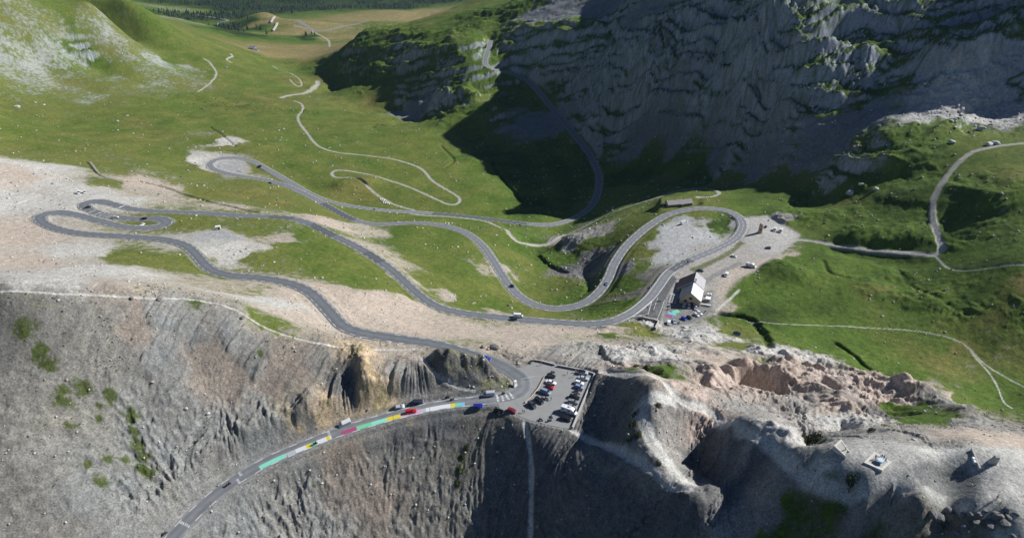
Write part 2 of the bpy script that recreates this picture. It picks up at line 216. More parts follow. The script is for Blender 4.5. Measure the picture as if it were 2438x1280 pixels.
CP_ = """S 0 760;S 100 800;S 60 950;S 100 1100;S 60 1250;S 250 760;S 300 850;S 200 1000;B 380 760;B 400 860;B 440 960;B 350 1060;B 420 1120;B 300 1220;B 470 800;C 320 800;C 300 720;C 520 850;C 560 900;C 480 900;B 560 800;B 600 850;C 640 870;C 700 860;C 660 940;S 700 960;B 600 960;B 560 1040;B 640 1040;B 700 1010;K 740 1000;T 760 990;T 700 990;S 760 870;B 200 1200;S 150 1280;S 480 740;s 20 730;s 60 770
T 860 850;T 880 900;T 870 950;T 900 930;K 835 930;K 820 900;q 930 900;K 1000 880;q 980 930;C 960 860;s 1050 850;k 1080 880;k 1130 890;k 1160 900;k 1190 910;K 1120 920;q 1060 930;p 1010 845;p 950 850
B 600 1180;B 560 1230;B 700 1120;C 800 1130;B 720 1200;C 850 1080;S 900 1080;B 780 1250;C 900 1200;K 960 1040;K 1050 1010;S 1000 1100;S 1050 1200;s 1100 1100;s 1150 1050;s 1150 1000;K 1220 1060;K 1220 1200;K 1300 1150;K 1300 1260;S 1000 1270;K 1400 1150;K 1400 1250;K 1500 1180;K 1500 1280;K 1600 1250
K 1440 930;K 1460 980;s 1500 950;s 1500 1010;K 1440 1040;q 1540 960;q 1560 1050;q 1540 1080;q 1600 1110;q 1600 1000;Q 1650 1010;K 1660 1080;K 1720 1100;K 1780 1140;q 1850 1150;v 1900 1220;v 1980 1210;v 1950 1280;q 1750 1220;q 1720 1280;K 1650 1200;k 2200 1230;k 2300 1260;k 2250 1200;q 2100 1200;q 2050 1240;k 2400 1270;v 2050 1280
Q 1640 930;Q 1700 920;P 1560 890;Q 1500 870;U 1500 850;U 1560 840;q 1580 870;U 1640 860;U 1690 800;U 1660 790;P 1480 800;P 1700 860;Q 1720 880;Q 1780 890;Q 1800 930;Q 1850 870;Q 1900 880;Q 1960 900;U 1950 850;Q 2050 920;Q 2150 935;q 1800 980;q 1900 960;q 1750 960;U 1860 1020;U 1880 1040;Q 1980 970;U 2010 1000;K 2080 975;v 2180 970;v 2200 1000;q 2000 1040;q 2100 1050;q 2200 1080;P 2330 1040;q 2300 1010;P 2400 1050;G 2350 1130;q 2260 1130;k 2260 1150;G 2030 1120;q 1960 1110;D 1530 785;P 1440 790;s 1440 775;U 1570 775;m 1740 790;m 1760 820;U 1820 840;m 1830 870;q 2250 970;P 2260 945;v 1560 882;v 1470 800
P 700 750;P 850 760;P 950 770;P 760 700;P 900 730;P 1000 790;P 1100 790;P 1200 800;P 1300 790;p 1350 800;q 1370 840;q 1420 850;P 1250 820;p 1150 810;p 1080 820;W 640 720;W 590 710;P 560 690;m 640 770;m 560 690;p 450 690;p 300 680;W 150 660;W 50 660;P 80 620;W 250 640;m 350 625;m 430 630;m 300 610;W 200 600;P 50 560;W 30 480;P 60 420;W 100 400;W 150 440;p 350 455;P 330 440;W 250 470;m 260 435;p 420 470;m 480 470;p 560 490;m 620 490;D 720 500;P 800 530;p 860 545;m 420 525;m 460 520;m 600 550;p 660 570;M 700 590;M 800 620;M 860 650;M 920 680;P 960 720;m 500 530;G 520 560;W 560 590;W 560 610;m 620 620;p 850 580;p 900 600;M 780 570;p 940 630
M 1000 580;M 1050 620;M 1100 660;M 1050 680;M 1000 560;p 1060 700;p 970 660;M 1150 700;M 1130 720;M 1180 720;m 1250 745;m 1330 755;p 1200 745;M 1250 680;M 1300 690;M 1230 620;m 1160 600;p 1180 640;M 1150 560;v 1330 620;q 1370 570;q 1400 560;v 1290 600;K 1420 620;K 1380 640;v 1400 690;M 1450 560;M 1480 540;M 1520 560;K 1480 640;v 1500 680;M 1530 630;D 1520 600;v 1440 730;s 1480 700;u 1570 600;u 1600 580;u 1640 540;u 1680 560;u 1600 560;v 1720 540;u 1580 615;s 1560 660;s 1540 690;G 1800 540;G 1820 570;P 1830 600;P 1780 620;P 1740 640;q 1840 525;m 1700 480;M 1650 490;M 1760 490
M 1850 640;M 1900 640;M 1800 680;M 1750 690;M 1900 720;M 2000 700;M 2100 720;M 2000 780;M 2200 750;M 2250 800;D 2100 700;M 1850 780;M 1950 830;M 2050 860;M 2150 880;D 2250 850;m 2300 880;M 2350 950;M 2300 950;m 2400 850;M 2420 930;v 1830 750;p 1700 720;X 2200 700;X 2250 730;X 2300 740;m 2380 760;X 2420 740;M 2350 680;D 2438 680;M 2250 640;M 2150 620;M 2050 620;M 1950 610;X 2000 650;X 2120 660;X 2160 565;X 2060 555;v 2050 540;v 2150 530;M 1900 550;M 1850 500;M 1800 470;M 1950 510;X 2300 550;M 2300 620;M 2400 640;X 2380 480;X 2420 540;X 2340 430;M 2400 380;D 2438 410;M 2250 460;v 2150 470;M 2100 440;D 2000 480;X 2180 400;X 2020 460;x 1960 440;x 2020 400;x 2080 360;X 2150 340;X 2230 330;M 2300 350;M 1900 460;m 1850 440;m 1740 430;m 1600 430;U 2300 260;U 2380 280;U 2350 230;U 2250 240;U 2400 180;x 2420 200;x 2280 300
R 1950 200;R 1900 150;R 1800 150;R 1700 200;R 1750 100;R 1650 80;R 1600 150;R 1550 220;R 1800 250;R 1900 280;R 2000 230;R 2050 180;R 2000 100;R 2150 80;R 2250 60;R 2350 80;R 2200 130;R 2100 20;R 1900 30;R 1700 30;R 2400 20;R 1650 280;R 1750 320;r 1600 340;r 1520 350;r 1850 350;r 1950 340;r 1800 380;r 2050 280;r 1700 380;v 1600 390;v 1520 400;v 1660 410;R 1500 280;R 1450 200;R 1400 150;x 1300 100;x 1250 90;x 1330 80;x 1350 150;R 1420 80;r 1500 60;r 1400 30;r 1550 30;R 1480 130;x 1230 140;X 1300 220;x 1200 230;x 1150 230;r 1250 300;r 1300 300;x 1180 280;x 1350 340;v 1300 400;v 1250 430;v 1350 420;v 1450 440;v 1200 380;v 1350 480;v 1300 490;m 1410 480;M 1450 470;x 1080 170;X 1000 180;x 950 230;r 1000 260;x 1050 260;X 900 180;X 850 150;X 780 150;x 950 130;x 1050 100;X 1000 90;x 1100 80;x 900 70;x 870 65;R 1110 150;R 1130 120;R 1140 170;R 1090 190;X 1050 70;x 950 80;R 1200 30;r 1300 30;R 1120 45
M 1000 350;M 1100 400;M 1050 320;M 950 300;M 900 330;M 850 350;M 800 330;M 1150 450;M 1100 480;M 1000 420;M 920 440;D 850 440;M 780 430;M 700 400;m 640 400;M 700 350;M 620 330;D 560 350;M 500 330;M 420 300;D 350 300;M 250 300;M 150 300;D 250 330;m 300 370;M 400 370;D 450 400;L 480 320;W 540 340;W 470 385;G 540 400;m 200 330;M 50 320;m 30 370;m 200 390;m 150 270;M 300 270;M 400 250;M 500 240;M 600 250;D 650 240;M 740 270;m 720 230;L 450 200;M 560 180;M 600 200;M 650 170;M 540 140;D 700 190;L 350 220;m 250 210;L 200 230;m 100 240;L 50 210;L 150 190;L 300 190;L 380 190;M 300 175;w 50 120;w 120 130;w 180 140;w 30 160;L 210 160;R 197 140;R 188 130;L 270 120;w 260 80;L 200 50;L 100 40;L 30 50;M 150 20;L 250 40;M 330 60;M 420 90;L 300 110;w 350 130;M 420 130;w 400 150;L 60 10;M 300 90;m 480 110;m 740 250;D 880 250;M 850 280;m 800 400;D 540 460;m 560 450
H 650 130;M 620 140;H 700 120;H 760 130;m 560 120;H 680 80;H 620 60;H 720 70;H 800 90;H 650 40;H 750 50;F 570 60;F 560 75;F 600 70;F 740 90;M 500 110;L 450 50;L 400 20;F 480 40;F 550 20;F 650 15;F 750 15;F 850 10;F 500 5;F 900 20;H 900 45;H 980 30;H 1050 30;M 1080 20;M 1020 60;H 960 50;H 850 65;M 1150 10"""  # rock kind by the notch road darkens a sunlit slope as if shaded
cls = []
for ln in CP_.split("\n"):
    for e in ln.split(";"):
        k, u, v = e.split(); x, y, z = hit(float(u), float(v)); cls.append((x, y) + (KIND[k][0],) + KIND[k][1] + KIND[k][2:])
cls = np.array(cls, np.float32)
DRY = {'M': .36, 'm': .55, 'D': .75, 'L': .5, 'H': 1.3, 'F': -1.0, 'v': -.35, 'X': -.05, 'x': .15, 'R': -.45, 's': .3, 'S': .3, 'k': .3}
dry_shade = []
for ln in CP_.split("\n"):
    for e in ln.split(";"):
        k_, u_, v_ = e.split(); dry_shade.append(-.12 if k_ == 'M' and float(u_) > 1650 and float(v_) > 420 else DRY.get(k_, .3))  # right-hand meadow: shade of camera-facing slopes put into the grass tone
cls = np.c_[cls, np.array(dry_shade, np.float32)]
# ------------------------------------------------------------------ class fields (half resolution, domain-warped), upsampled
def up2(a):
    n, m = a.shape; o = np.empty((2*n-1, 2*m-1), a.dtype)
    o[::2, ::2] = a; o[1::2, ::2] = .5*(a[:-1] + a[1:]); o[:, 1::2] = .5*(o[:, :-1:2] + o[:, 2::2]); return o
Xh = X[::2, ::2]; Yh = Y[::2, ::2]
Dh = .866*Yh + 95
wamp = Dh*.035
wxn = Xh + wamp*fbm(Xh/Dh*22, Yh/Dh*0 + np.log(Dh)*22, 1.0, 4, 11); wyn = Yh + wamp*fbm(Xh/Dh*22 + 50, np.log(Dh)*22, 1.0, 4, 23)
qx, qy = warp(wxn, wyn); ckx, cky = warp(cls[:, 0], cls[:, 1])
qx = qx.astype(np.float32).ravel(); qy = qy.astype(np.float32).ravel(); ckx = ckx.astype(np.float32); cky = cky.astype(np.float32)
F_ = np.empty((qx.size, cls.shape[1] - 2), np.float32); attr = cls[:, 2:].astype(np.float32)
for i in range(0, qx.size, 40000):
    s = slice(i, i+40000)
    d = (qx[s, None] - ckx)**2 + (qy[s, None] - cky)**2 + 2e-5
    w = 1.0/d; w *= np.sqrt(w); w *= np.sqrt(np.sqrt(w))
    F_[s] = (w @ attr)/w.sum(1)[:, None]
F_ = F_.reshape(Xh.shape + (-1,))
gcov, sr, sg, sb, rockA, gulA, humA, dry = [up2(np.ascontiguousarray(F_[..., k])) for k in range(8)]
del F_, qx, qy
X = X.astype(np.float32); Y = Y.astype(np.float32); H0 = H0.astype(np.float32)
D = .866*Y + 95

# ------------------------------------------------------------------ polyline distance fields
def catmull(P, step):
    P = np.array(P, float); out = []
    Q = np.vstack([2*P[0]-P[1], P, 2*P[-1]-P[-2]])
    for i in range(1, len(Q)-2):
        n = max(2, int(np.hypot(*(Q[i+1]-Q[i])[:2])/step))
        t = np.linspace(0, 1, n, endpoint=False)[:, None]
        a, b, c, d = Q[i-1], Q[i], Q[i+1], Q[i+2]
        out.append(.5*((2*b) + (c-a)*t + (2*a-5*b+4*c-d)*t*t + (3*b-a-3*c+d)*t**3))
    out.append(P[-1:]); return np.vstack(out)
def resample(P, step):
    d = np.r_[0, np.cumsum(np.hypot(np.diff(P[:, 0]), np.diff(P[:, 1])))]
    n = max(2, int(d[-1]/step)); t = np.linspace(0, d[-1], n)
    return np.stack([np.interp(t, d, P[:, k]) for k in range(P.shape[1])], 1)
def line_field(P, reach, vals=None):
    """distance to the polyline within reach, side, and interpolated vals; computed on row/column windows of the grid"""
    dist = np.full(X.shape, 1e6, np.float32)
    val = np.zeros(X.shape, np.float32) if vals is not None else None
    n = len(P)
    for a in range(0, n-1, 6):
        b = min(a+6, n-1); seg = P[a:b+1]
        y0, y1 = seg[:, 1].min()-reach, seg[:, 1].max()+reach; x0, x1 = seg[:, 0].min()-reach, seg[:, 0].max()+reach
        j0, j1 = np.searchsorted(ys, [y0, y1]); j0 = max(j0-1, 0); j1 = min(j1+1, NR)
        if j1 <= j0: continue
        yy = np.array([max(y0, 60), max(y1, 61)])
        sl_ = [x0/(.866*(yy+110)), x1/(.866*(yy+110))]
        i0, i1 = np.searchsorted(ss, [np.min(sl_[0]), np.max(sl_[1])]); i0 = max(i0-1, 0); i1 = min(i1+1, NC)
        if i1 <= i0: continue
        xx = X[j0:j1, i0:i1]; yv = Y[j0:j1, i0:i1]; dd = dist[j0:j1, i0:i1]
        for k in range(len(seg)-1):
            p, q = seg[k], seg[k+1]; ex, ey = q[0]-p[0], q[1]-p[1]; L2 = ex*ex + ey*ey + 1e-9
            t = np.clip(((xx-p[0])*ex + (yv-p[1])*ey)/L2, 0, 1).astype(np.float32)
            d = np.hypot(xx - p[0] - t*ex, yv - p[1] - t*ey)
            c = d < dd
            if val is not None:
                vv = val[j0:j1, i0:i1]; vv[c] = (vals[a+k] + t*(vals[a+k+1]-vals[a+k]))[c]
            dd[c] = d[c]
    return dist, val
def poly_mask(pts, soft=1.0):
    P = np.array(pts + [pts[0]], float); ins = np.zeros(X.shape, bool)
    y0, y1 = P[:, 1].min()-20, P[:, 1].max()+20
    j0, j1 = np.searchsorted(ys, [y0, y1]); xx = X[j0:j1]; yy = Y[j0:j1]; I = np.zeros(xx.shape, bool)
    for (xa, ya), (xb, yb) in zip(P[:-1], P[1:]):
        if ya == yb: continue
        I ^= ((ya > yy) != (yb > yy)) & (xx < (xb-xa)*(yy-ya)/(yb-ya) + xa)
    ins[j0:j1] = I
    d, _ = line_field(resample(P, 2.0), 25)
    return np.where(ins, -d, d)

LOT_W = [at_z(u, v, LOT_Z)[:2] for u, v in LOT]
def pdist(x, y, P):
    # distance to a polygon, negative inside
    ins = False; best = 1e9
    for (xa, ya), (xb, yb) in zip(P, P[1:] + P[:1]):
        if (ya > y) != (yb > y) and x < (xb-xa)*(y-ya)/(yb-ya) + xa: ins = not ins
        ex, ey = xb-xa, yb-ya; t = max(0, min(1, ((x-xa)*ex + (y-ya)*ey)/(ex*ex + ey*ey + 1e-9)))
        best = min(best, math.hypot(x-xa-t*ex, y-ya-t*ey))
    return -best if ins else best
EMB = 0.55                                             # roads stand a little proud of the ground beside them
def road_path(R, hw, lift=EMB):
    P = np.array([at_z(*r) for r in R])
    C = resample(catmull(P, 3.0), 2.0)
    for _ in range(3): C[1:-1] = .25*C[:-2] + .5*C[1:-1] + .25*C[2:]
    t = np.gradient(C[:, :2], axis=0); t /= np.hypot(t[:, 0], t[:, 1])[:, None]
    ang = np.unwrap(np.arctan2(t[:, 1], t[:, 0])); cur = np.abs(np.gradient(ang))/2.0
    cur = np.convolve(np.pad(cur, 8, mode='edge'), np.ones(17)/17, 'valid')
    w = hw + 1.3*np.clip((cur - .03)/.06, 0, 1)
    C[:, 2] += lift
    if R is ROAD_LOOP: w = w + 0.6*sstep(700, 850, C[:, 1])
    ld = np.array([pdist(x, y, LOT_W) for x, y in C[:, :2]]); f = 1 - sstep(0, 14, ld)
    C[:, 2] += f*(LOT_Z + .015 - C[:, 2])
    nrm = np.stack([-t[:, 1], t[:, 0]], 1)
    return C, t, nrm, w
RN = road_path(ROAD_NORTH, 3.0, .25); RC = road_path(ROAD_COL, 3.35); RL = road_path(ROAD_LOOP, 3.35); RA = road_path(FAR_ROAD_A, 4.0); RB = road_path(FAR_ROAD_B, 4.0)

# ------------------------------------------------------------------ tracks, footpaths, gullies: photo polylines dropped on the ground
TRACKS = [(1.7, [(1660,470),(1700,467),(1711,457),(1690,449),(1640,449),(1560,470),(1500,490),(1430,520),(1370,550),(1320,574),(1270,583),(1235,577),(1215,560),(1200,545),(1160,528),(1080,518),(1000,512),(975,508)]),
 (1.35, [(700,240),(718,248),(722,265),(710,275),(712,290),(730,315),(755,345),(800,362),(870,370),(940,380),(1000,400),(1030,430),(1070,455),(1095,472),(1090,485),(1070,487),(1040,475),(990,452),(930,430),(860,412),(810,405),(790,412),(800,422),(840,425),(870,440),(900,465),(940,487),(985,500)]),
 (1.8, [(1860,570),(1920,572),(2000,585),(2080,595),(2180,603),(2225,607),(2243,595),(2235,570),(2222,520),(2222,480),(2240,440),(2270,400),(2310,365),(2370,348),(2438,340)]),
 (1.2, [(470,217),(500,200),(515,175),(500,150),(485,140)]), (1.4, [(550,128),(553,135),(540,142),(552,150)]),
 (1.0, [(690,190),(705,204),(718,205),(715,192),(690,175),(650,158)]), (3.6, [(670,233),(700,226),(730,219),(755,205),(757,195)]), (2.0, [(700,60),(745,75),(780,95),(785,112)])]
PATHS = [(.42, [(0,696),(150,700),(300,707),(380,712),(480,718),(560,740),(620,775),(700,805),(800,825),(900,832),(1000,830)]), (.5, [(1000,848),(1030,890),(1080,912),(1130,930)]),
 (.8, [(1365,1024),(1430,1060),(1500,1092),(1570,1130),(1640,1165)]), (1.0, [(1440,888),(1500,893),(1570,905),(1600,940),(1640,965),(1700,990),(1770,1025),(1830,1060),(1870,1085),(1900,1125),(1960,1160),(2010,1172),(2060,1160),(2100,1140)]),
 (1.4, [(1600,955),(1550,950),(1527,975),(1540,1020),(1580,1090),(1600,1115),(1640,1150)]), (2.0, [(1960,1100),(2050,1095),(2150,1085),(2250,1080),(2330,1090),(2438,1090)]),
 (.9, [(2120,1120),(2180,1165),(2250,1195),(2330,1205),(2400,1215)]), (2.5, [(2330,1090),(2380,1150),(2400,1215),(2425,1280)]), (.5, [(1250,1010),(1262,1080),(1265,1150),(1262,1280)]),
 (.32, [(1740,755),(1850,770),(2000,775),(2150,785),(2250,800),(2310,830),(2350,870),(2438,920)]), (.35, [(2310,830),(2370,910),(2410,970)]), (.6, [(2225,607),(2280,645),(2438,632)]),
 (.8, [(1700,745),(1760,690)]), (.9, [(215,385),(240,415),(290,430)]), (.8, [(1740,600),(1690,660),(1720,700)])]
GULLY = [(1.2, 1.6, [(330,430),(420,455),(500,480),(610,505)]), (1.2, 1.4, [(205,385),(235,415),(290,432)]), (1.8, 3, [(1700,745),(1780,757),(1815,790),(1832,830)]), (1.0, 1.8, [(1990,815),(2040,850),(2060,870),(2130,895)]),
 (2, 3, [(1240,480),(1200,430),(1170,385)]), (2, 3, [(1345,650),(1290,615),(1280,600),(1340,568)]), (1.5, 2, [(1420,830),(1440,850),(1500,875)]), (1.2, .7, [(2140,640),(2180,690),(2260,730),(2300,745)]), (1.2, 1.2, [(1960,620),(1975,650),(2020,660)]),
 (1.5, 1.5, [(1050,345),(1080,380),(1060,400)]), (1.2, 1.2, [(500,300),(560,350)])]
def drop(poly):
    return np.array([hit(u, v)[:3] for u, v in poly])
trk = np.zeros(X.shape, np.float32); pth = np.zeros(X.shape, np.float32); gul = np.zeros(X.shape, np.float32)
wob = 1 + .35*gnoise(X/6, Y/6, 77)
TRK_P = []
for hw, P in TRACKS:
    C = resample(catmull(drop(P), 3.0), 3.0); TRK_P.append((hw, C))
    d, _ = line_field(C, hw*3 + 3); trk = np.maximum(trk, 1 - sstep(hw*.75, hw*1.5 + D*.0004, d/wob))
for hw, P in PATHS:
    hw *= 1.6 if min(v for u, v in P) > 850 else .95; C = resample(catmull(drop(P), 2.0), 2.0)
    d, _ = line_field(C, hw*3 + 2); pth = np.maximum(pth, 1 - sstep(hw*.6, hw*1.7, d/wob))
for hw, dep, P in GULLY:
    C = resample(catmull(drop(P), 2.0), 2.0)
    d, _ = line_field(C, hw*4 + 2); gul = np.maximum(gul, dep*(1 - sstep(hw*.2, hw*2.2, d/wob)))
# ------------------------------------------------------------------ flow lines: every point is walked uphill, gullies follow
gy_, gx_ = np.gradient(Hc)
dy_ = np.gradient(Yc, axis=0); dxs = np.gradient(Xc, axis=1)
gX = gx_/dxs; gY = (gy_ - gX*np.gradient(Xc, axis=0))/dy_
def upf(a): return up4(a).astype(np.float32)
ysc, ssc = ys[::4], ss[::4]
def samp_c(g, x, y):
    s = x/(0.866*(y + 110.0)); j = np.clip(np.searchsorted(ysc, y) - 1, 0, len(ysc)-2); i = np.clip(np.searchsorted(ssc, s) - 1, 0, len(ssc)-2)
    ty = np.clip((y-ysc[j])/(ysc[j+1]-ysc[j]), 0, 1); tx = np.clip((s-ssc[i])/(ssc[i+1]-ssc[i]), 0, 1)
    return (g[j, i]*(1-tx)+g[j, i+1]*tx)*(1-ty) + (g[j+1, i]*(1-tx)+g[j+1, i+1]*tx)*ty
fx, fy = Xc.copy(), Yc.copy()
for _ in range(14):
    a = samp_c(gX, fx, fy); b = samp_c(gY, fx, fy); n = np.hypot(a, b)
    st = 2.2*np.minimum(1, n/.25)/np.maximum(n, 1e-4)
    fx = fx + a*st; fy = np.maximum(fy + b*st, 62)
FX, FY = upf(fx), upf(fy)
slope = upf(np.hypot(gX, gY))
# ------------------------------------------------------------------ relief
n_hum = fbm(X, Y, 55, 4, 3); n_fine = fbm(X, Y, 6.0, 3, 5)
n_gul = fbm(FX, FY, 9.0, 3, 9, ridged=True); n_gul2 = fbm(FX, FY, 2.6, 2, 19, ridged=True)
rx = X*.63 - Y*.78; ry = H0*1.45 - .42*rx                # along the strata, across the strata
wpx = 14*fbm(X, Y, 95, 3, 91); wpy = 9*fbm(X, Y, 80, 3, 97)
n_rock = fbm((rx + wpx)/3.0, ry + wpy, 34, 8, 31, .55, ridged=True)
n_crag = fbm(X + wpx, Y + wpx, 75, 7, 131, .5, ridged=True)
w1, w2, wid = worley(rx/16 + .9*gnoise(X/14, Y/14, 8), ry/9 + .9*gnoise(X/14, Y/14, 18), 3)
q = (H0 - .29*rx + 11*fbm(X, Y, 150, 3, 41) + 4*fbm(X, Y, 34, 3, 44))/19.0; fr = q - np.floor(q)
lay = np.floor(q); hsh = (np.sin(lay*12.9898)*43758.5453); hsh = hsh - np.floor(hsh)
terr = (sstep(.30 + .25*hsh, .62 + .3*hsh, fr) - fr)*sstep(-.25, .25, fbm(X, Y, 110, 3, 47) + .3*(hsh - .4))
near_rock = np.clip(rockA, 0, 1)
big = sstep(300, 500, Y)                                # the far massif is coarser than the crags by the pass
lot_d0 = poly_mask([at_z(u, v, LOT_Z)[:2] for u, v in LOT])
lot_d0 = np.where(lot_d0 > 1e5, 99, lot_d0)
damp = np.ones(X.shape, np.float32)
for hw, C in TRK_P[:3]:
    d, _ = line_field(C, 32); damp = np.minimum(damp, .2 + .8*sstep(5, 30, d))
bad = sstep(22, 40, X)*(1 - sstep(270, 330, Y))*np.clip(gulA*.75, 0, 1)
n_bad = fbm(X + 3*gnoise(X/12, Y/12, 5), Y + 3*gnoise(X/12, Y/12, 6), 21, 6, 141, .50, ridged=True)
n_fold = fbm(.8*X - .6*Y, (.6*X + .8*Y)*1.8, 62, 4, 151, .45, ridged=True)
H = H0 + bad*(2.1*(n_bad - .42) + sstep(208, 235, Y)*sstep(6, 25, lot_d0)*9.0*(n_fold - .5)) + humA*damp*(2.8*sstep(450, 700, Y)*(1 - sstep(1500, 1900, Y))*fbm(X, Y, 105, 3, 147) + 2.0*n_hum + .25*n_fine + .20*fbm(X, Y, 3.2, 2, 145))*np.where(Y > 1600, .5, 1) + (1.25*n_gul + .45*n_gul2)*gulA*(1 + .6*sstep(.4, .9, slope)) \
    + near_rock*big*(15.0*(n_rock - .42) + 7.0*(n_crag - .45) + 15.0*terr + 1.2*np.minimum(w2 - w1, .4) + 1.6*(wid - .5)) \
    + near_rock*(1 - big)*(3.4*(fbm(X, Y, 9, 5, 61, .55, ridged=True) - .4) + .8*np.minimum(w2 - w1, .5))
# crests, buttresses (positive) and pits, hollows (negative): height, half width, photo polyline dropped on the ground
FEAT = [(4.5, 7, [(1830,522),(1855,530)]), (7, 9, [(180,128),(205,145)]), (7, 20, [(1200,105),(1235,80),(1335,72)]), (20, 24, [(1470,130),(1560,105),(1640,60),(1660,40)]), (17, 20, [(1700,110),(1780,85),(1810,120)]), (16, 18, [(1540,170),(1640,150),(1720,165),(1790,150)]), (15, 16, [(1790,150),(1900,150),(2050,155)]),
 (13, 14, [(1560,250),(1650,235),(1760,240)]), (13, 13, [(1880,240),(1960,205),(2050,190)]), (12, 12, [(2220,150),(2330,120),(2400,60)]), (13, 20, [(1400,170),(1460,190),(1540,200)]), (14, 20, [(1850,60),(1960,40),(2060,45)]),
 (10, 12, [(1040,250),(1110,225),(1130,235)]), (6, 14, [(900,125),(980,118),(1080,125)]), (8, 12, [(830,158),(900,170),(960,158)]), (8, 10, [(1060,240),(1000,260),(950,235)]), (10, 14, [(1500,300),(1580,290),(1640,300)]), (-9, 12, [(1830,130),(1830,230),(1800,330)]), (-8, 12, [(1720,60),(1690,180),(1660,260)]),
 (2.6, 4.2, [(856,838),(876,890),(868,940),(874,980)]), (3.0, 3.0, [(738,955),(722,1005)]), (2.2, 2.5, [(765,965),(760,1000)]), (3.6, 4.0, [(1050,848),(1110,868),(1165,880)]), (2.2, 2.5, [(1150,880),(1190,897)]), (-2.0, 2.5, [(1030,870),(1045,905)]), (-1.6, 3.0, [(826,890),(846,960)]),
 (-5, 7, [(1790,912),(1815,920)]), (5, 4, [(1740,880),(1790,885),(1850,905)]), (-6, 9, [(2060,975),(2120,975)]), (4, 4, [(2010,955),(2022,985)]), (-5, 4, [(2000,1018),(2012,1010)]), (4.5, 6, [(2150,930),(2230,960),(2290,990)]), (-5, 4, [(1930,1040),(1940,1048)]), (2.5, 2.2, [(1840,1018),(1872,1036)]), (2.5, 3, [(1690,905),(1720,935)]), (-3, 6, [(1830,965),(1880,975)]),
 (2.2, 3, [(2330,1150),(2340,1120)]), (3, 3, [(1870,850),(1900,868)]), (3.5, 4, [(1960,868),(2010,880),(2080,905)]), (-3, 4, [(1930,880),(1960,895)]), (2.5, 5, [(1450,785),(1510,790)]), (-2.5, 4, [(1510,872),(1570,888)]), (2.5, 3, [(1640,810),(1690,805)]), (-2.5, 3, [(1655,1150),(1668,1162)]), (1.5, 2, [(1640,1120),(1652,1148)]),
 (3.5, 12, [(1840,630),(1880,650)]), (4, 14, [(2040,560),(2160,565)]), (3, 12, [(2080,690),(2200,720)]), (-3, 10, [(2000,590),(2150,620)]), (4, 16, [(1960,525),(1880,510)]), (3, 10, [(1360,570),(1400,590)]), (-4, 8, [(1400,640),(1420,690)]), (3, 16, [(600,255),(750,268)]), (4, 20, [(380,225),(480,235)]), (3, 14, [(820,440),(880,430)])]
for A_, w_, P in FEAT:
    C = resample(catmull(drop(P), 3.0), 3.0); d, _ = line_field(C, w_*2.6); t_ = d/w_*(1 + .25*gnoise(X/w_, Y/w_, 66)); H += A_*np.exp(-np.abs(t_)**2.4)*(1 + .25*n_fine)
# ribs of the road cutting on the uphill side of the north road
dN, zN = line_field(RN[0], 26, RN[0][:, 2])
cut = sstep(3.6, 6.5, dN)*(1 - sstep(9, 22, dN))*sstep(.5, 3.0, H0 - zN)*(dN < 25)
H += cut*(1.9*(fbm(FX, FY, 5.0, 4, 121, .55, ridged=True) - .45) + 1.3*sstep(3.6, 7, dN))
H = (H - gul).astype(np.float32)
# flat places and roads
lot_w = [at_z(u, v, LOT_Z) for u, v in LOT]; lot_d = poly_mask([(p[0], p[1]) for p in lot_w])
cafe_w = [hit(u, v) for u, v in CAFE]; cafe_d = poly_mask([(p[0], p[1]) for p in cafe_w])
m_ = 1 - sstep(-2, 5, cafe_d); H += m_*(H0 - H)
m_ = np.maximum(trk, pth*.8)*.8; H += m_*(H0 - .15 - H)
road_d = np.full(X.shape, 1e6, np.float32); asph = np.zeros(X.shape, np.float32)
rz_all = np.zeros(X.shape, np.float32); rw_all = np.zeros(X.shape, np.float32)
for C, t, nrm, w in (RN, RC, RL, RA, RB):
    d, zz = line_field(C, 16, C[:, 2]); _, ww = line_field(C, 16, w)
    e = d - ww; c = e < road_d
    road_d[c] = e[c]; rz_all[c] = zz[c]
k = 1 - sstep(.5, 2.2, road_d)                          # platform under the asphalt, then the old slope again
k2 = 1 - sstep(1.5, 8.0, road_d)
near = road_d < 12
H = np.where(near, H + k2*(np.clip(H, rz_all - EMB - 1.2, rz_all + 1.4) - H), H)
H = np.where(near, H + k*(rz_all - .16 - H), H)
k = 1 - sstep(.3, 1.6, lot_d); H = H + k*(LOT_Z - .12 - H)
PLAT = [(1955,1085),(2000,1055),(2060,1045),(2130,1050),(2200,1078),(2300,1068),(2438,1068),(2438,1265),(2400,1240),(2340,1212),(2260,1200),(2200,1185),(2140,1140),(2090,1150),(2040,1165),(1990,1125)]
plat_d = poly_mask([hit(u, v)[:2] for u, v in PLAT]); kk = 1 - sstep(-1, 5, plat_d); H += kk*.92*(H0 + .12*n_fine - H)
for zp, poly in ((-59.6, [(1576,501),(1656,494),(1660,466),(1576,470)]),):
    pd_ = poly_mask([at_z(u, v, zp)[:2] for u, v in poly]); kk = (1 - sstep(0, 7, pd_))*(road_d > .5); H = H + kk*(zp - H)
H = H.astype(np.float32)
print("relief done")
gy2, gx2 = np.gradient(H); gx2 = gx2/np.gradient(X, axis=1); gy2 = (gy2 - gx2*np.gradient(X, axis=0))/np.gradient(Y, axis=0)
slopeH = np.hypot(gx2, gy2); del gx2, gy2
